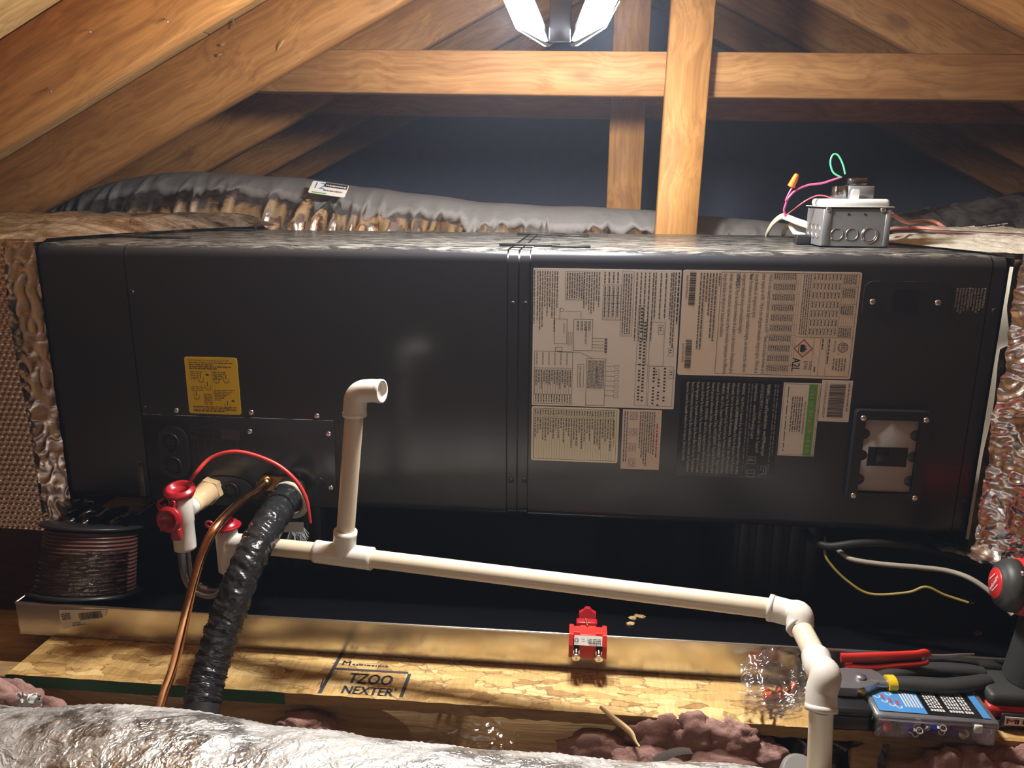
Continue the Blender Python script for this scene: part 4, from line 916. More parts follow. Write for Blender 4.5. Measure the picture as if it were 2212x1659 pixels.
MB().lathe([(.0136, -.03), (.0136, 0), (.0168, 0), (.0172, -.001), (.0172, -.006), (.0168, -.007)], ez[-1], dE, 28).build('elbow_rim', PVCF, ve)
MB().lathe([(.0168, .007), (.0174, .006), (.0174, 0), (.0136, 0)], ez[0], (0, 0, 1), 28).build('socket_rim', PVCF, ve)
MB().tube([A2, A3+(A4-A3)*.2], PR, 24).build('long_pipe', PVC, dl)
B0 = P(1728, 1352, -.275); B1 = P(1763, 1420, -.335); B2 = P(1775, 1462, -.385); B3 = P(1774, 1530, -.40); B4 = P(1768, 1700, -.405)
MB().tube(spline([A3, A4, A4.lerp(B0, .55)+V((.004, 0, .008)), B0], 8), FR, 28).build('upper_elbow', PVCF, dl)
for p_, d_ in ((A3, (A3-A4)), (B0, (B0-A4))): MB().lathe([(PR, .0), (FR*1.05, 0), (FR*1.05, .006), (PR, .0065)], p_-d_.normalized()*.004, d_, 28).build('socket_rim', PVCF, dl)
MB().tube([B0, B1], PR, 24).build('angled_pipe', PVC, dl)
MB().tube(spline([B1, B1.lerp(B2, .5), B2+V((.004, 0, .003)), B2.lerp(B3, .5), B3], 8), FR*1.0, 28).build('lower_elbow', PVCF, dl)
MB().lathe([(PR, 0), (FR*1.04, 0), (FR*1.04, .007), (PR, .008)], B3-(B3-B2).normalized()*.004, B3-B2, 28).build('socket_rim', PVCF, dl)
MB().tube([B3, B4], PR, 24).build('down_pipe', PVC, dl)
# small print on the fittings
def wrapprint(a, b, around, words_, size, m, r, name, par):
    a, b = V(a), V(b); d = (b-a).normalized(); nrm = (CAM-a); nrm = (nrm-d*nrm.dot(d)).normalized(); sd = d.cross(nrm)
    if sd.dot(V((0, 0, 1))) < 0: pass
    q = Print(a+(nrm*math.cos(around)+sd*math.sin(around))*r*1.0, d, (-nrm*math.sin(around)+sd*math.cos(around)), .0008)
    for k, wd in enumerate(words_): q.text(wd, 0, -k*size*1.3, size, m)
    q.done(par, name)
wrapprint(A3+(A4-A3)*.15, A4, 1.15, ['CHARLOTTE'], .0045, INKB, FR*1.02, 'print', dl)
wrapprint(B0.lerp(B1, .35), B1, .3, ['PVC 1120'], .005, mat('faint_ink', (.5, .45, .38), .5), PR*1.02, 'print', dl)

# refrigerant lines
co = thing('copper_line', 'bare bent copper liquid line dropping in front of the trap', 'copper tube', P(345, 1540, -.31))
MB().tube(spline([P(577, 1040, -.012), P(552, 1062, -.05), P(520, 1085, -.10), P(472, 1132, -.185), P(443, 1182, -.215), P(421, 1250, -.235), P(401, 1330, -.255), P(378, 1430, -.275), P(354, 1500, -.295), P(338, 1560, -.31)], 10), .0068, 16).build('tube', COPPER, co)
MB().lathe([(.0085, 0), (.0085, .03), (.0075, .034)], P(575, 1042, -.015), V((-.25, -.85, -.35)), 18).build('dark_sleeve', BRASS, co)
bf = thing('brass_fitting', 'aged brass triangular flange fitting on the access plate', 'fitting', (.371, 0, .047))
MB().prism([(-.022, -.006), (-.016, .012), (.016, .012), (.026, .010), (.008, -.012), (-.012, -.014)], (.373, -.003, .047), (1, 0, 0), (0, 0, 1), (0, -.006, 0)).build('flange', BRASS, bf)
MB().lathe([(.011, 0), (.011, .012), (.009, .02), (.009, .03)], P(575, 1038, -.006), V((-.1, -.9, -.3)), 20).build('stub', BRASS, bf)
for x, z in ((.350, .047), (.341, .032)): screw(x, z, -.009, parent=bf)
sl = thing('suction_line', 'thick black wrapped suction line curving down in front of the pan', 'insulated pipe', P(432, 1540, -.34))
ip = spline([P(630, 1058, .0), P(612, 1085, -.06), P(585, 1125, -.13), P(548, 1190, -.195), P(515, 1270, -.24), P(482, 1360, -.27), P(456, 1440, -.295), P(440, 1500, -.32), P(432, 1560, -.345)], 26)
mb = MB(); n = 72; vs_ = []; u = V((0, 0, 1)); m_ = len(ip)
for i in range(m_):
    t = (ip[min(i+1, m_-1)]-ip[max(i-1, 0)]).normalized(); u = (u-t*u.dot(t)).normalized(); w_ = t.cross(u); s_ = i/m_
    for k in range(n):
        a = 2*PI*k/n; q = V((s_*95+2.0*math.sin(a), math.cos(a)*1.2, math.sin(a)*1.2))
        R = (.0235 if s_ < .92 else .0225)+(.0028*(rid(noise.noise(q))**2-.45)+.0022*math.sin(s_*150+a)*(.5+noise.noise(V((s_*20, a, 0))))+.0012*noise.noise(q*2.5) if s_ < .93 else .0006*noise.noise(q))
        vs_.append(ip[i]+(u*math.cos(a)+w_*math.sin(a))*R)
mb.add(vs_, [(i*n+k, i*n+(k+1) % n, (i+1)*n+(k+1) % n, (i+1)*n+k) for i in range(m_-1) for k in range(n)], True); mb.build('insulation_sleeve', INSUL, sl)
MB().tube([ip[-16], ip[-8], ip[-1]], .0243, 30).build('tape_band', TAPE, sl)
mb = MB(); o_ = P(628, 1080, -.03); mb.lathe([(.0285+.0055*math.cos(2*PI*k/10), .0055*math.sin(2*PI*k/10)) for k in range(10)], o_, V((-.25, -1, -.10)), 40, True, True)
one('pipe_grommet', mb, mat('ivory_rubber', (.68, .62, .50), .5), 'ivory ring grommet around the black suction line', 'grommet')

# =================================================================== wire spool
sc = P(188, 1230, -.055); sc.z = 0
sp_ = thing('wire_spool', 'spool of brown cable half wrapped in clear film, standing in the pan', 'cable spool', (sc.x, -.055, -.174))
zt_, zb_ = P(200, 1146, -.12).z, -.172
lean = V((.03, .36, 1)).normalized()
so = V((sc.x, -.068, -.1735+.089*math.sin(math.atan(.36)))); sh = .112; prof = []; nw = 16
for k in range(nw):
    z = .006+(sh-.008)*k/nw; h = (sh-.008)/nw; R = .077-.007*(k/nw)
    for j in range(7): prof.append((R-.0012+.0034*math.sin(PI*j/6), z+h*j/7))
MB().lathe(prof, so, lean, 64).build('cable_winding', BROWNC, sp_)
MB().lathe([(0, sh), (.080, sh), (.082, sh+.002), (.080, sh+.005), (0, sh+.005)], so, lean, 56).build('top_flange', BLACKP, sp_)
MB().lathe([(0, 0), (.088, 0), (.089, .003), (.087, .006), (0, .006)], so, lean, 56).build('bottom_flange', BLACKP, sp_)
lu = V((1, 0, 0)); lu = (lu-lean*lu.dot(lean)).normalized(); lw_ = lean.cross(lu)
def wrapf(u, v):
    a = math.radians(195+160*u); R = .0812-.007*.66*v+.0018*noise.noise(V((u*9, v*40, 2)))+.001*noise.noise(V((u*30, v*30, 2)))
    return so+lean*(.008+sh*.66*v)+(lu*math.cos(a)+lw_*math.sin(a))*R
MB().grid(wrapf, 70, 40).build('clear_wrap', film('spool_wrap_film', (.85, .82, .80), .06, .12, 70, .8), sp_, fix=False)

# =================================================================== red float switch
f0 = P(1271, 1372, PY0-.012)
fs_ = thing('float_switch', 'red float switch clipped over the drain pan rim', 'float switch', P(1271, 1430, PY0-.01))
sc_ = (P(1311, 1380, PY0-.015)-P(1229, 1380, PY0-.015)).x; xc = P(1270, 1380, PY0-.015).x
fz0, fz1 = P(1270, 1419, PY0-.022).z, PZ1+.012
hw = sc_/2
mb = MB(); prof_ = [(-.026, fz0), (-.026, fz1-.014), (-.018, fz1), (.010, fz1), (.010, PZ1+.002), (-.002, PZ1+.002), (-.002, fz0)]
for x0, x1, yo in ((-hw, -hw+.0065, 0), (-hw+.0165, hw-.0165, 0), (hw-.0065, hw, 0)):
    mb.prism([(PY0+a+yo, b) for a, b in prof_], (xc+x0, 0, 0), (0, 1, 0), (0, 0, 1), (x1-x0, 0, 0))
mb.prism([(PY0+a*.5-.001, b) for a, b in ((-.03, fz0+.022), (-.03, fz1-.010), (-.018, fz1-.001), (.016, fz1-.001), (.016, PZ1+.003), (.0, PZ1+.003), (.0, fz0+.022))], (xc-hw+.003, 0, 0), (0, 1, 0), (0, 0, 1), (sc_-.006, 0, 0))
bd_ = mb.build('body', RED2, fs_); bv = bd_.modifiers.new('b', 'BEVEL'); bv.width = .0008; bv.segments = 2
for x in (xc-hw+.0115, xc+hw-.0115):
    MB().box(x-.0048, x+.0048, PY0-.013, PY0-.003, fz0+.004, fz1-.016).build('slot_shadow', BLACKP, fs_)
    s = MB().tube([(x, PY0-.006, fz0+.010), (x, PY0-.030, fz0+.004)], .0032, 14).build('clamp_screw', STEEL, fs_)
    MB().lathe([(.0034, -.004), (.0062, -.002), (.0066, 0), (.0058, .002), (.0030, .0015), (0, .0005)], (x, PY0-.031, fz0+.0037), V((0, -1, -.2)), 24).build('screw_head', STEEL, s)
mb = MB(); mb.bbox(xc-.018, xc+.014, PY0+.008, PY0+.022, fz1-.022, fz1+.004, .002, 2); mb.build('float_arm', RED, fs_)
mb = MB(); mb.prism([(-.014, 0), (.012, 0), (.012, .009), (.006, .012), (.002, .016), (-.004, .016), (-.008, .012), (-.014, .009)], (xc, PY0+.022, fz1+.001), (1, 0, 0), (0, .35, .94), (0, .008, 0)); mb.build('float_tab', RED, fs_)
MB().tube([(xc-.001, PY0+.005, fz1+.001), (xc-.004, PY0+.014, fz1+.008)], .0016, 8).build('brass_pin', mat('bright_brass', (.75, .5, .2), .3, 1.), fs_)
nv = V((0, .008, .014)).normalized(); LBf = MB().add([V((xc-hw+.008, PY0-.0256, fz1-.0132)), V((xc+hw-.007, PY0-.0256, fz1-.0132)), V((xc+hw-.007, PY0-.0187, fz1-.0010)), V((xc-hw+.008, PY0-.0187, fz1-.0010))], [(0, 1, 2, 3)]).build('white_label', PAPERW, fs_)
q = Print((xc+hw-.009, PY0-.0192, fz1-.0018), (-1, 0, 0), -nv, .0007); 
q.text('CLAwetty', .0, .0085, .0042, INK, .018, lw=.0003); q.words(.0, .0055, .020, .0012, INKG); q.words(.0, .0035, .020, .0012, INKG); q.ring(.036, .006, .0030, .0022, INK); q.words(.024, .004, .03, .001, INKB)
q.done(LBf)

# =================================================================== junction box on top of the unit
jz = UH+.001
jb = thing('junction_box', 'grey steel junction box with a white switch cover on the unit', 'junction box', (1.335, .2, jz))
JX0, JX1, JY0, JY1 = 1.281, 1.387, .142, .240
JH = P(1840, 452, JY0).z-jz
MB().box(JX0, JX1, JY0, JY0+.0015, jz, jz+JH).build('front_side', BOXST, jb)
MB().box(JX0, JX0+.0015, JY0, JY1, jz, jz+JH).build('left_side', BOXST, jb); MB().box(JX1-.0015, JX1, JY0, JY1, jz, jz+JH).build('right_side', BOXST, jb)
MB().box(JX0, JX1, JY1-.0015, JY1, jz, jz+JH).build('back_side', BOXST, jb); MB().box(JX0, JX1, JY0, JY1, jz, jz+.0015).build('base_plate', BOXST, jb)
MB().bbox(JX0-.001, JX0+.012, JY0-.0015, JY0, jz+.002, jz+JH, .0006, 1).build('corner_fold', BOXST, jb); MB().bbox(JX1-.008, JX1+.001, JY0-.0015, JY0, jz+.002, jz+JH, .0006, 1).build('corner_fold', BOXST, jb)
for x, R in ((1.3045, .0095), (1.3285, .0095), (1.3565, .0105)):
    k_ = MB().torus((x, JY0-.0005, jz+.021), (0, 1, 0), R, .0007, 30, 6).build('round_knockout', STEEL, jb)
    MB().bbox(x-R*.8-.0015, x-R*.8+.0015, JY0-.0014, JY0, jz+.012, jz+.0145, .0004, 1).build('knockout_tab', BOXST, k_)
MB().torus((1.3565, JY0-.0005, jz+.020), (0, 1, 0), .0128, .0007, 30, 6).build('round_knockout', STEEL, jb)
for y in (.158, .182, .205): MB().torus((JX0-.0003, y+.008, jz+.024), (1, 0, 0), .0115, .0007, 30, 6).build('round_knockout', STEEL, jb)
for x in (1.32, 1.346): MB().lathe([(0, 0), (.0018, 0), (.0018, .001)], (x, JY0+.0002, jz+JH-.008), (0, -1, 0), 12).build('screw_hole', DARKP, jb)
cz0 = jz+JH+.003
MB().box(JX0+.006, JX1-.006, JY0+.004, JY1-.004, cz0-.004, cz0+.0005).build('cover_gap', DARKP, jb)
cvr = thing('x', 'x', 'x', (0, 0, 0)); bpy.data.objects.remove(cvr)
cv = MB()
cv.bbox(JX0-.003, JX1+.003, JY0-.004, JY1+.004, cz0, cz0+.0016, .0007, 1); cv.bbox(JX0+.004, JX1-.002, JY0+.002, JY1-.002, cz0+.0005, cz0+.0135, .0055, 3)
cvo = cv.build('switch_cover', mat('white_painted_steel', (.62, .62, .61), .35), jb)
MB().prism([(-.006, 0), (.006, 0), (.0055, .014), (.0035, .017), (-.0035, .017), (-.0055, .014)], (1.333, JY0+.018, cz0+.012), (1, 0, 0), (0, -.25, 1), (0, .009, 0)).build('toggle', WHITEP, cvo)
for x in (JX0+.006, JX1-.014): inst(SCR['zinc'], 'screw', Matrix.Translation((x, JY0-.001, cz0-.003)), jb)
# switch body lying on the cover
rl = thing('wiring_device', 'steel and clear plastic wiring device lying on the white cover', 'electrical device', (1.335, .2, cz0+.0135))
dz_ = cz0+.0137
MB().bbox(1.325, 1.367, .172, .206, dz_, dz_+.0205, .001, 1).build('steel_body', BOXST, rl)
MB().bbox(1.3045, 1.325, .172, .206, dz_, dz_+.0205, .001, 1).build('clear_end', film('clear_terminal_block', (.75, .75, .78), .16, .08, 80, .7), rl)
for k in range(3): MB().box(1.3055+.006*k, 1.3080+.006*k, .175, .20, dz_+.002, dz_+.018).build('terminal_contact', STEEL, rl)
MB().bbox(1.327, 1.356, .176, .202, dz_+.0205, dz_+.034, .0012, 1).build('upper_block', film('smoky_clear_cover', (.45, .45, .48), .12, .1, 50, .2), rl)
MB().bbox(1.330, 1.3525, .179, .199, dz_+.0206, dz_+.0325, .0008, 1).build('inner_core', BOXST, rl)
def wire(name, pts, r, m, label, cat='wire', group=None, k=8): return one(name, MB().tube(spline(pts, k), r, 10), m, label, cat, group)
yw = .19
wire('green_wire', [P(1818, 384, yw), P(1800, 372, yw), P(1794, 350, yw), P(1800, 334, yw), P(1811, 336, yw), P(1821, 355, yw), P(1826, 376, yw)], .0016, GREENW, 'green wire looped above the wiring device')
wire('pink_wire', [P(1817, 383, yw), P(1795, 390, yw), P(1775, 396, yw), P(1745, 400, yw), P(1718, 412, yw), P(1703, 428, yw), P(1697, 442, yw+.005), P(1694, 455, yw+.01), P(1697, 468, yw+.012)], .0018, PINKW, 'thick pink wire running from the device to the orange connector')
wire('pink_wire', [P(1712, 404, yw), P(1704, 418, yw), P(1697, 434, yw)], .0014, PINKW, 'short pink wire under the orange connector')
wire('rose_wire', [P(1796, 428, yw), P(1780, 423, yw), P(1763, 423, yw), P(1740, 434, yw), P(1715, 452, yw+.01), P(1697, 466, yw+.012)], .0011, REDW, 'thin rose wire arching to the cream cable')
NUT = None
def nut_mesh():
    mb = MB(); n = 24; vs_ = []; prof = ((.0062, 0), (.0064, .002), (.0058, .004), (.0052, .012), (.0040, .020), (.0028, .0222))
    for r, h in prof:
        for k in range(n): vs_.append(V(((r*(1+(.07 if k % 3 == 0 else -.02)*(h > .003)))*math.cos(2*PI*k/n), (r*(1+(.07 if k % 3 == 0 else -.02)*(h > .003)))*math.sin(2*PI*k/n), h)))
    m_ = len(prof); mb.add(vs_, [(i*n+k, i*n+(k+1) % n, (i+1)*n+(k+1) % n, (i+1)*n+k) for i in range(m_-1) for k in range(n)], True); mb.add(vs_[-n:], [tuple(range(n))])
    inner = [V((.0042*math.cos(2*PI*k/n), .0042*math.sin(2*PI*k/n), h)) for h in (0, .010) for k in range(n)]
    mb.add(inner, [(k, n+k, n+(k+1) % n, (k+1) % n) for k in range(n)]+[tuple(range(n, 2*n))], True); mb.add(vs_[:n]+inner[:n], [(k, n+k, n+(k+1) % n, (k+1) % n) for k in range(n)])
    o = mb.build('wire_nut', ORANGE, None, Matrix()); me = o.data; bpy.data.objects.remove(o); return me
NUT = nut_mesh()
def nut(p, d, label, group=None, s=1):
    z = V(d).normalized(); x = z.orthogonal().normalized(); y = z.cross(x)
    M = Matrix(((x.x*s, y.x*s, z.x*s, p[0]), (x.y*s, y.y*s, z.y*s, p[1]), (x.z*s, y.z*s, z.z*s, p[2]), (0, 0, 0, 1)))
    return tag(inst(NUT, 'wire_nut', M), label, 'wire nut', group)
a = P(1709, 403, yw); nut(a, P(1720, 380, yw-.004)-a, 'orange wire nut on the pink wires beside the junction box')
cb = thing('cream_cable', 'flat cream cable entering the left side of the junction box', 'cable', P(1660, 505, .3))
MB().tube(spline([P(1655, 512, .50), P(1660, 498, .46), P(1672, 480, .42), P(1688, 468, .38), P(1700, 470, .34), P(1720, 478, .30), P(1744, 486, .235)], 8), .0062, 10, sq=(1, .55)).build('jacket', CREAMC, cb)
cb2 = one('cream_cable', MB().tube(spline([P(1692, 506, .46), P(1697, 494, .43), P(1706, 486, .40), P(1710, 492, .37), P(1718, 503, .33), P(1735, 508, .26)], 8), .0045, 10), CREAMC, 'short bent cream cable going into the black connector', 'cable')
one('cable_connector', MB().bbox(1.256, 1.279, .20, .222, jz, jz+.016, .002, 2), BLACKP, 'black cable connector at the foot of the junction box', 'connector')
for k, (pts, r, m, lb) in enumerate((([P(1925, 462, .24), P(1960, 480, .40), P(1990, 478, .50), P(2020, 480, .52), P(2040, 492, .50), P(2043, 500, .46)], .004, SALMON, 'salmon cable looping behind the junction box'),
        ([P(1918, 500, .30), P(1960, 494, .36), P(2000, 494, .36), P(2050, 502, .32), P(2110, 507, .26), P(2160, 508, .22), P(2220, 516, .18)], .0042, SALMON, 'salmon cable running right across the dusty foil top'),
        ([P(1920, 520, .24), P(1940, 506, .3), P(1990, 508, .32), P(2080, 512, .26), P(2150, 512, .22), P(2212, 522, .18)], .0035, mat('dark_brown_jacket', (.09, .04, .03), .4), 'dark brown cable lying along the foil top'))):
    pts = [V((p.x, p.y, max(p.z, .458+.004*k))) for p in pts]; wire('power_cable', pts, r, m, lb, 'cable')

# =================================================================== cables under the unit, right
wire('black_cable', [P(1740, 1150, .06), P(1755, 1166, .02), P(1790, 1180, -.005), P(1850, 1174, -.015), P(1920, 1174, -.01), P(2020, 1190, .02), P(2120, 1222, .06), P(2230, 1285, .08)], .0065, BLACKM, 'thick black cable sagging below the right end of the unit', 'cable')
wire('grey_cable', [P(1800, 1178, .02), P(1815, 1192, .0), P(1840, 1208, -.02), P(1900, 1218, -.03), P(1990, 1226, -.04), P(2050, 1234, -.05), P(2100, 1252, -.07), P(2150, 1288, -.09), P(2188, 1328, -.11)], .004, GREYC, 'grey cable arching from under the unit to the drill', 'cable')
wire('yellow_wire', [P(1782, 1160, .03), P(1782, 1195, .0), P(1795, 1220, -.01), P(1830, 1255, -.02), P(1880, 1283, -.03), P(1960, 1280, -.04), P(2000, 1268, -.045), P(2040, 1285, -.05), P(2092, 1302, -.06)], .0022, YELC, 'thin yellowish wire drooping into the pan', 'wire')

# =================================================================== bag of wire nuts
oz = -.1782
bagc = PZ(1675, 1500, oz)
nuts = ((1650, 1503, (1, .15, .1), 'orange wire nut lying sideways at the left inside the bag'), (1684, 1506, (.2, 1, .35), 'orange wire nut in the bag with its open end toward the camera'), (1700, 1503, (.5, .3, .8), 'orange wire nut leaning right inside the bag'), (1652, 1493, (.8, .3, -.5), 'half hidden orange wire nut at the back of the bag'))
for x, y, d, lb in nuts: p = PZ(x, y, oz+.008); nut(p, d, lb, 'wire nuts in the bag', 1.0)
def bagf(u, v):   # upright crumpled bag leaning on the pan wall
    x = 1600+150*u; top = 1400+60*abs(u-.45); y = 1545-(1545-top)*v - 26*(1-v)*abs(u-.55)*2
    Y = -.243+.085*v**.7
    p = P(x, y, Y); k = V((u*6, v*6, 3))
    return p+V((0, -.012*math.sin(u*PI)*(1-v)+.008*noise.noise(k*1.5), .004*noise.noise(k*2)))
bg = thing('plastic_bag', 'crumpled clear plastic bag of wire nuts against the pan wall', 'bag', bagc)
MB().grid(bagf, 44, 44).build('front_film', BAG, bg, fix=False)
MB().grid(lambda u, v: bagf(u, v)+V((0, .020*math.sin(u*PI)*(1-.6*v), .004*noise.noise(V((u*9, v*9, 8))))), 34, 34).build('back_film', BAG, bg, fix=False)
MB().grid(lambda u, v: P(1668+60*u+20*v, 1537-44*u*(1-.3*v)+14*v-8*u*v, -.268+.012*u)+V((0, .003*noise.noise(V((u*9, v*5, 1))), 0)), 20, 10).build('folded_lip', BAG, bg, fix=False)

# =================================================================== tools at the right
# wire stripper
ws = thing('wire_stripper', 'red handled wire stripper lying against the pan wall', 'wire stripper', P(1900, 1445, -.165))
Yw = -.172
MB().tube(spline([P(1816, 1421, Yw), P(1850, 1420, Yw), P(1920, 1417, Yw), P(1975, 1414, Yw), P(1998, 1410, Yw), P(2004, 1416, Yw)], 6), lambda t: .0075-.002*t, 14, sq=(1, .6)).build('upper_handle', RED2, ws)
MB().tube(spline([P(1826, 1441, Yw-.004), P(1880, 1443, Yw-.004), P(1940, 1438, Yw-.004), P(1990, 1434, Yw-.004), P(2006, 1428, Yw-.004)], 6), lambda t: .0055-.002*t, 14, sq=(1, .7)).build('lower_handle', RED2, ws)
MB().bbox(P(1822, 1430, Yw).x, P(1838, 1430, Yw).x, Yw-.006, Yw+.004, P(1830, 1443, Yw).z, P(1830, 1426, Yw).z, .002, 2).build('handle_lock', RED2, ws)
MB().tube(spline([P(1842, 1432, Yw), P(1900, 1430, Yw), P(1990, 1424, Yw)], 5), .004, 10, sq=(1, .4)).build('inner_blade', BLACKP, ws)
MB().tube(spline([P(2000, 1420, Yw), P(2030, 1420, Yw), P(2070, 1416, Yw), P(2105, 1413, Yw)], 5), lambda t: .0065*(1-.75*t), 10, sq=(1, .4)).build('jaw', TOOLST, ws)
# black case
kx0 = PZ(1802, 1590, oz).x; kx1 = PZ(1886, 1596, oz).x; ky = -.252; kz = oz+.034
bc = thing('black_case', 'small plain black case beside the terminal kit', 'case', ((kx0+kx1)/2, -.2, oz))
MB().bbox(kx0-.012, kx1, ky, -.170, oz, kz-.012, .003, 2).build('case_base', BLACKP, bc); MB().bbox(kx0-.012, kx1+.0005, ky-.001, -.170, kz-.0125, kz, .005, 3).build('case_lid', BLACKP, bc)
# terminal kit: lies slightly turned on the platform edge
fl = PZ(1888, 1592, oz); frr = PZ(2146, 1613, oz); bw = (frr-fl).length
kd = .128; kh = .036; kM = frame(fl+V((.001, .001, .0005)), (frr-fl), (0, 0, 1))
kt = thing('terminal_kit', 'clear plastic box of crimp terminals with a blue and black card lid', 'storage box', fl)
def loc(mb, name, m, par): return mb.build(name, m, par, kM, True)
for nm, a in (('front_side', (0, bw, 0, .0012, 0, kh-.010)), ('back_side', (0, bw, kd-.0012, kd, 0, kh-.010)), ('right_side', (bw-.0012, bw, 0, kd, 0, kh-.010)), ('left_side', (0, .0012, 0, kd, 0, kh-.010)), ('base', (0, bw, 0, kd, 0, .0012))): loc(MB().box(*a), nm, CBOX, kt)
for k in range(1, 5): loc(MB().box(bw*k/5-.0005, bw*k/5+.0005, .001, kd, .001, kh-.011), 'divider', CBOX, kt)
lid = loc(MB().bbox(-.002, bw+.002, -.002, kd+.002, kh-.010, kh-.001, .0015, 1), 'lid', film('lid_plastic', (.94, .94, .97), .05, .15, 40, .05, milk=.3), kt)
loc(MB().bbox(bw*.80, bw*.87, -.005, .001, kh-.016, kh-.004, .001, 1), 'latch', WHITEP, kt)
card = loc(MB().box(.004, bw-.006, .006, kd-.004, kh-.0008, kh-.0002), 'card', BLKLAB, kt)
ux, vy = kM.to_3x3() @ V((1, 0, 0)), kM.to_3x3() @ V((0, 1, 0))
q = Print(kM @ V((.004, .006, kh)), ux, vy, .0003); cw, ch = bw-.010, kd-.010
SKY = mat('sky_blue_print', (.07, .26, .58), .4)
q.rect(0, 0, cw*.44, ch, SKY); q.rect(cw*.93, 0, cw, ch, SKY)
for k in range(6): q.words(cw*.27+k*cw*.028-.0+.012, .012, cw*.27+k*cw*.028+.015, .03, WINK) if False else q.rect(cw*(.27+k*.028), ch*.10, cw*(.27+k*.028)+.0022, ch*(.42-.02*k), WINK)
for bx in (.49, .50+.16, .50+.30):
    for k in range(5 if bx < .75 else 3):
        a = cw*(bx+k*.026); q.rect(a, ch*.06, a+.003, ch*.10, WINK); z = ch*.12
        while z < ch*.42: l = random.uniform(.003, .008); q.rect(a, z, a+.0024, z+l, WINK); z += l+.0015
for a, b, c_ in ((.05, .30, 0), (.10, .22, 1), (.155, .16, 1), (.21, .13, 1), (.17, .36, 1)):
    A, B = cw*a, ch*b; q.rect(A-.0018, B, A+.0018, B+.009, REDINK if c_ else BLUEINK); q.ring(A, B-.004, .0042, .0026, WINK, 14, 150, 390)
q.done(card)
# crimp terminals
TB = mat('blue_crimp_sleeve', (.05, .09, .85), .35); TR = mat('red_crimp_sleeve', (.85, .06, .10), .35); TN = mat('tinned_ring', (.72, .68, .62), .3, 1.)
def term(m):
    s = MB().lathe([(.0022, 0), (.0032, .0005), (.0032, .010), (.0024, .0105)], (0, 0, 0), (1, 0, 0), 12).build('crimp_terminal', m, None, Matrix())
    r = MB().torus((.0165, 0, 0), (0, 0, 1), .0032, .0011, 16, 6); r.box(.010, .0135, -.0014, .0014, -.0005, .0005); ro_ = r.build('ring_tongue', TN, None, Matrix()); return s, ro_
tb_, tr_ = term(TB), term(TR)
def put_term(src, M, first, lb, grp):
    if first: s, r = src
    else:
        s = src[0].copy(); r = src[1].copy(); COL.objects.link(s); COL.objects.link(r)
    s.matrix_basis = M; r.parent = s; r.matrix_parent_inverse = Matrix(); tag(s, lb, 'terminal', grp)
seen = {}
for k in range(60):
    cell = 0 if k < 6 else 1+k % 4; lo = bw*cell/5+.004; hi = bw*(cell+1)/5-.004
    sg = random.choice((0, PI)); x = random.uniform(lo, lo+.004) if sg == 0 else random.uniform(hi-.004, hi); y = random.uniform(.006, .018); z = random.uniform(.006, .021)
    key = 'red' if (cell == 0 or k % 9 == 5) else 'blue'
    M = kM @ Matrix.Translation((x, y, z)) @ Matrix.Rotation(random.uniform(-.5, .5)+sg, 4, 'Z') @ Matrix.Rotation(random.uniform(-.35, .35), 4, 'Y') @ Matrix.Rotation(1.2, 4, 'X') @ Matrix.Scale(1.2, 4)
    put_term(tr_ if key == 'red' else tb_, M, key not in seen, key+' sleeved crimp terminal inside the clear kit box', key+' crimp terminals in the kit'); seen[key] = 1
# lineman pliers resting on the kit and the case
Lz = kz+.010; lp_ = thing('lineman_pliers', 'steel lineman pliers with yellow collar and grey grips', 'pliers', PZ(1900, 1500, Lz))
def L(x, y, z=Lz): return PZ(x, y, z)
MB().prism([(L(x, y).x, L(x, y).y) for x, y in ((1790, 1470), (1800, 1452), (1845, 1446), (1880, 1452), (1905, 1462), (1912, 1474), (1880, 1488), (1850, 1494), (1810, 1492), (1792, 1486))], (0, 0, Lz-.008), (1, 0, 0), (0, 1, 0), (0, 0, .013)).build('jaw_head', TOOLST, lp_)
MB().lathe([(.0, .0), (.0075, 0), (.0075, .0025), (0, .003)], L(1858, 1470)+V((0, 0, .005)), (0, 0, 1), 24).build('pivot', TOOLST, lp_)
MB().bbox(L(1848, 1490).x, L(1868, 1490).x, L(1858, 1490).y-.004, L(1858, 1490).y+.004, Lz-.008, Lz+.003, .001, 1).build('crimp_notch', BRASS, lp_)
MB().tube(spline([L(1880, 1474), L(1910, 1475), L(1925, 1475)], 4), .0085, 14, sq=(.7, 1)).build('handle_shank', TOOLST, lp_)
MB().tube(spline([L(1914, 1475), L(1932, 1475)], 4), .0125, 18, sq=(.8, 1)).build('yellow_collar', mat('yellow_dipped', (.75, .52, .02), .4), lp_)
GRIP = mat('dark_grey_grip', (.032, .032, .030), .55)
MB().tube(spline([L(1930, 1475), L(1980, 1478), L(2040, 1482), L(2090, 1478), L(2135, 1470)], 8), lambda t: .0125-.002*abs(2*t-1)**3, 18, sq=(.8, 1)).build('near_grip', GRIP, lp_)
MB().tube(spline([L(1900, 1462), L(1950, 1452), L(2020, 1446), L(2080, 1448), L(2125, 1452)], 8), lambda t: .0115-.003*abs(2*t-1)**3, 18, sq=(.8, 1)).build('far_grip', GRIP, lp_)
MB().tube(spline([L(1872, 1455), L(1890, 1456), L(1910, 1460)], 4), .006, 12, sq=(.7, 1)).build('far_shank', BRASS, lp_)
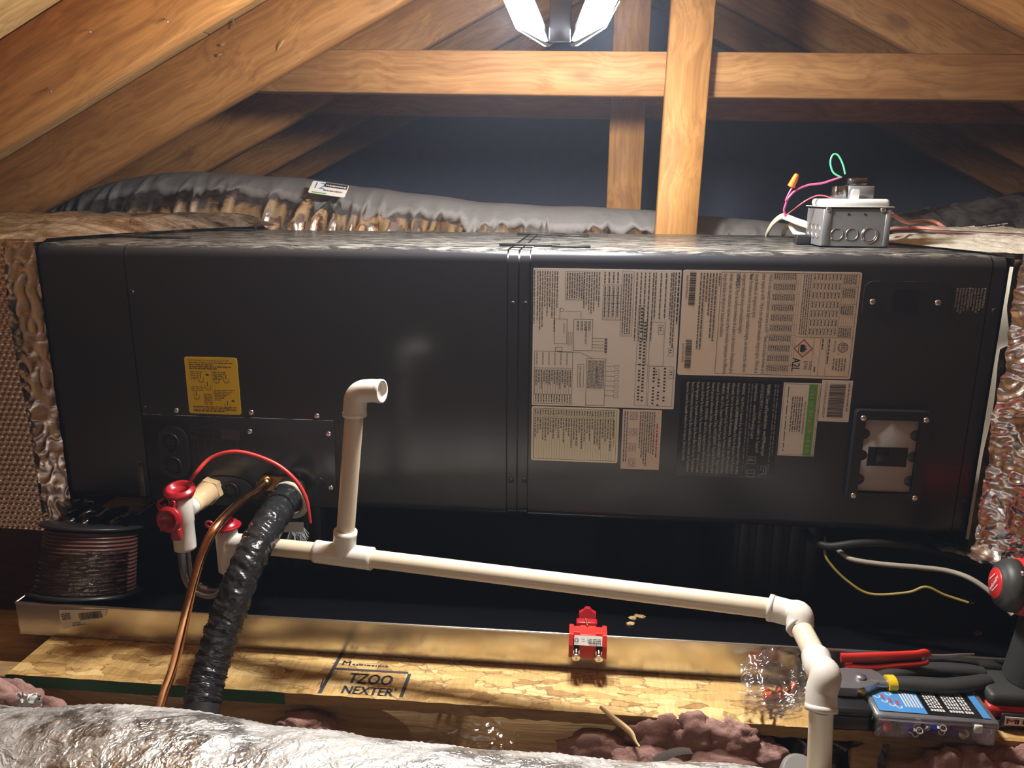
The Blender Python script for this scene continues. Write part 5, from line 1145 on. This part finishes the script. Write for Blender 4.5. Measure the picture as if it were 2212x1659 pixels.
# cordless drill
Yd = -.172; dr_ = thing('cordless_drill', 'red and black cordless drill standing on its battery at the right edge', 'drill', PZ(2195, 1560, oz))
hc = P(2168, 1262, Yd); ha = V((-.985, .12, .05)).normalized(); DG = mat('drill_grey_rubber', (.036, .037, .034), .5); DRED = mat('drill_red', (.55, .025, .028), .35)
MB().lathe([(0, .010), (.0235, .010), (.0245, .008), (.030, .006), (.035, .0), (.0365, -.006), (.0365, -.014), (0, -.014)], hc, ha, 40).build('end_cap', DG, dr_)
ec = MB().lathe([(0, .0118), (.0205, .0116), (.0215, .0100), (.0215, .008)], hc, ha, 36).build('logo_disc', DRED, dr_)
sdv = V((0, 0, 1)); sdu = ha.cross(sdv); sdu = -sdu if sdu.dot(V((1, 0, 0))) < 0 else sdu
q = Print(hc+ha*.0122, sdu*.55-sdv*.83, (sdu*.83+sdv*.55), .0002); 
if q.n.dot(ha) < 0: q.n = -q.n
q.o = hc+ha*.0126; q.text('Milwaukee', 0, -.003, .009, WHITEP, .034, 'C', lw=.0003); q.line((-.012, .008), (.010, .0115), .0012, WHITEP); q.line((-.010, -.0085), (.012, -.006), .0012, WHITEP); q.done(ec)
MB().lathe([(.036, -.0135), (.0388, -.018), (.0388, -.12), (.033, -.15), (0, -.15)], hc, ha, 40).build('motor_housing', DRED, dr_)
for a in (.6, 2.2): 
    sp0 = hc+ha*-.012+(sdu*math.cos(a)+sdv*math.sin(a))*.035; MB().lathe([(.004, 0), (.004, .003), (.002, .003), (.002, .0)], sp0, ha, 14).build('cap_screw', STEEL, dr_)
g0 = hc-ha*.062+V((0, 0, -.02)); g1 = P(2212, 1462, Yd-.005)
gp = spline([g0, g0.lerp(g1, .35)+V((-.008, -.004, 0)), g0.lerp(g1, .75)+V((-.004, -.002, 0)), g1], 8)
MB().tube(gp, lambda t: .023+.006*abs(t-.45), 24, sq=(1, 1.15)).build('grip', DG, dr_)
bt = P(2206, 1474, Yd-.005); bx = bt.x
MB().bbox(bx-.062, bx+.075, Yd-.048, Yd+.018, bt.z-.014, bt.z+.006, .008, 3).build('foot', DG, dr_)
ft = MB(); ft.bbox(bx-.064, bx+.075, Yd-.051, Yd+.017, bt.z-.030, bt.z-.010, .006, 2); fto = ft.build('red_foot_band', DRED, dr_)
MB().bbox(bx-.012, bx+.02, Yd-.0525, Yd-.048, bt.z-.026, bt.z-.019, .001, 1).build('foot_slot', BLACKP, fto); MB().bbox(bx-.040, bx-.028, Yd-.0525, Yd-.048, bt.z-.028, bt.z-.016, .003, 2).build('foot_hole', BLACKP, fto)
btz = oz+.0006
bat = MB().bbox(bx-.056, bx+.075, Yd-.058, Yd+.016, btz, bt.z-.028, .005, 2).build('battery', BLACKP, dr_)
for k in range(2): MB().bbox(bx-.054, bx+.06, Yd-.0605, Yd-.057, bt.z-.046-.006*k, bt.z-.0435-.006*k, .0005, 1).build('battery_rib', mat('light_grey_rib', (.35, .35, .34), .4), bat)
zb2 = oz+.013; MB().bbox(bx-.051, bx+.05, Yd-.0605, Yd-.057, zb2-.006, zb2+.014, .001, 1).build('battery_badge', GREYC if False else BLACKP, bat)
bdg = MB().box(bx-.047, bx-.013, Yd-.0618, Yd-.060, zb2-.002, zb2+.0105).build('badge_plate', PAPERW, bat)
q = Print((bx-.045, Yd-.0618, zb2+.0005), (1, 0, 0), (0, 0, 1), .0003); q.text('M', 0, 0, .0105, mat('badge_red', (.75, .03, .03), .4), .0125, lw=.0008); q.text('18', .0135, 0, .0105, INK, .0155, lw=.0008); q.done(bdg)

# =================================================================== hanging work lamp
la = thing('hanging_lamp', 'glaring white led lamp with folding panels hanging above the unit', 'lamp', LAMP_POS)
LX, LY = .846, LAMP_POS.y; lz0 = .742
MB().lathe([(0, .93), (.03, .93), (.036, .92), (.036, .885), (.022, .87), (0, .87)], (LX, LY, 0), (0, 0, 1), 32).build('hub', ALU, la)
MB().tube([(LX, LY, .925), (LX, LY, 1.16)], .008, 12).build('hanging_stem', ALU, la)
MB().lathe([(.013, .93), (.016, .95), (.016, .985), (.012, .99)], (LX, LY, 0), (0, 0, 1), 24).build('screw_base', STEEL, la)
def wing(sx, sy):
    n_ = V((sx*.50, sy*.62, -.60)).normalized(); u_ = V((n_.y, -n_.x, 0)).normalized(); u_ = u_ if u_.x*sx > 0 else -u_
    v_ = n_.cross(u_); v_ = v_ if v_.z > 0 else -v_
    o_ = V((LX+sx*.0165, LY+sy*.022, lz0+.002)); w0, hh, ch = .050, (.150 if sy < 0 else .085), .030
    poly = [(0, 0), (w0*.14, 0), (w0, ch), (w0, hh), (0, hh)]
    b = MB().prism(poly, o_-n_*.006, u_, v_, n_*.006).build('led_wing', ALU, la)
    MB().prism([(.003, .004), (w0*.14, .004), (w0-.003, ch+.002), (w0-.003, hh-.003), (.003, hh-.003)], o_+n_*.0003, u_, v_, n_*.003).build('led_face', LEDW, b)
for sx in (-1, 1):
    for sy in (-1, 1): wing(sx, sy)
MB().bbox(LX-.0155, LX+.0155, LY-.030, LY-.022, lz0, .885, .001, 1).build('center_bar', ALU, la)
MB().bbox(LX-.0155, LX+.0155, LY+.022, LY+.030, lz0+.01, .885, .001, 1).build('rear_bar', ALU, la)
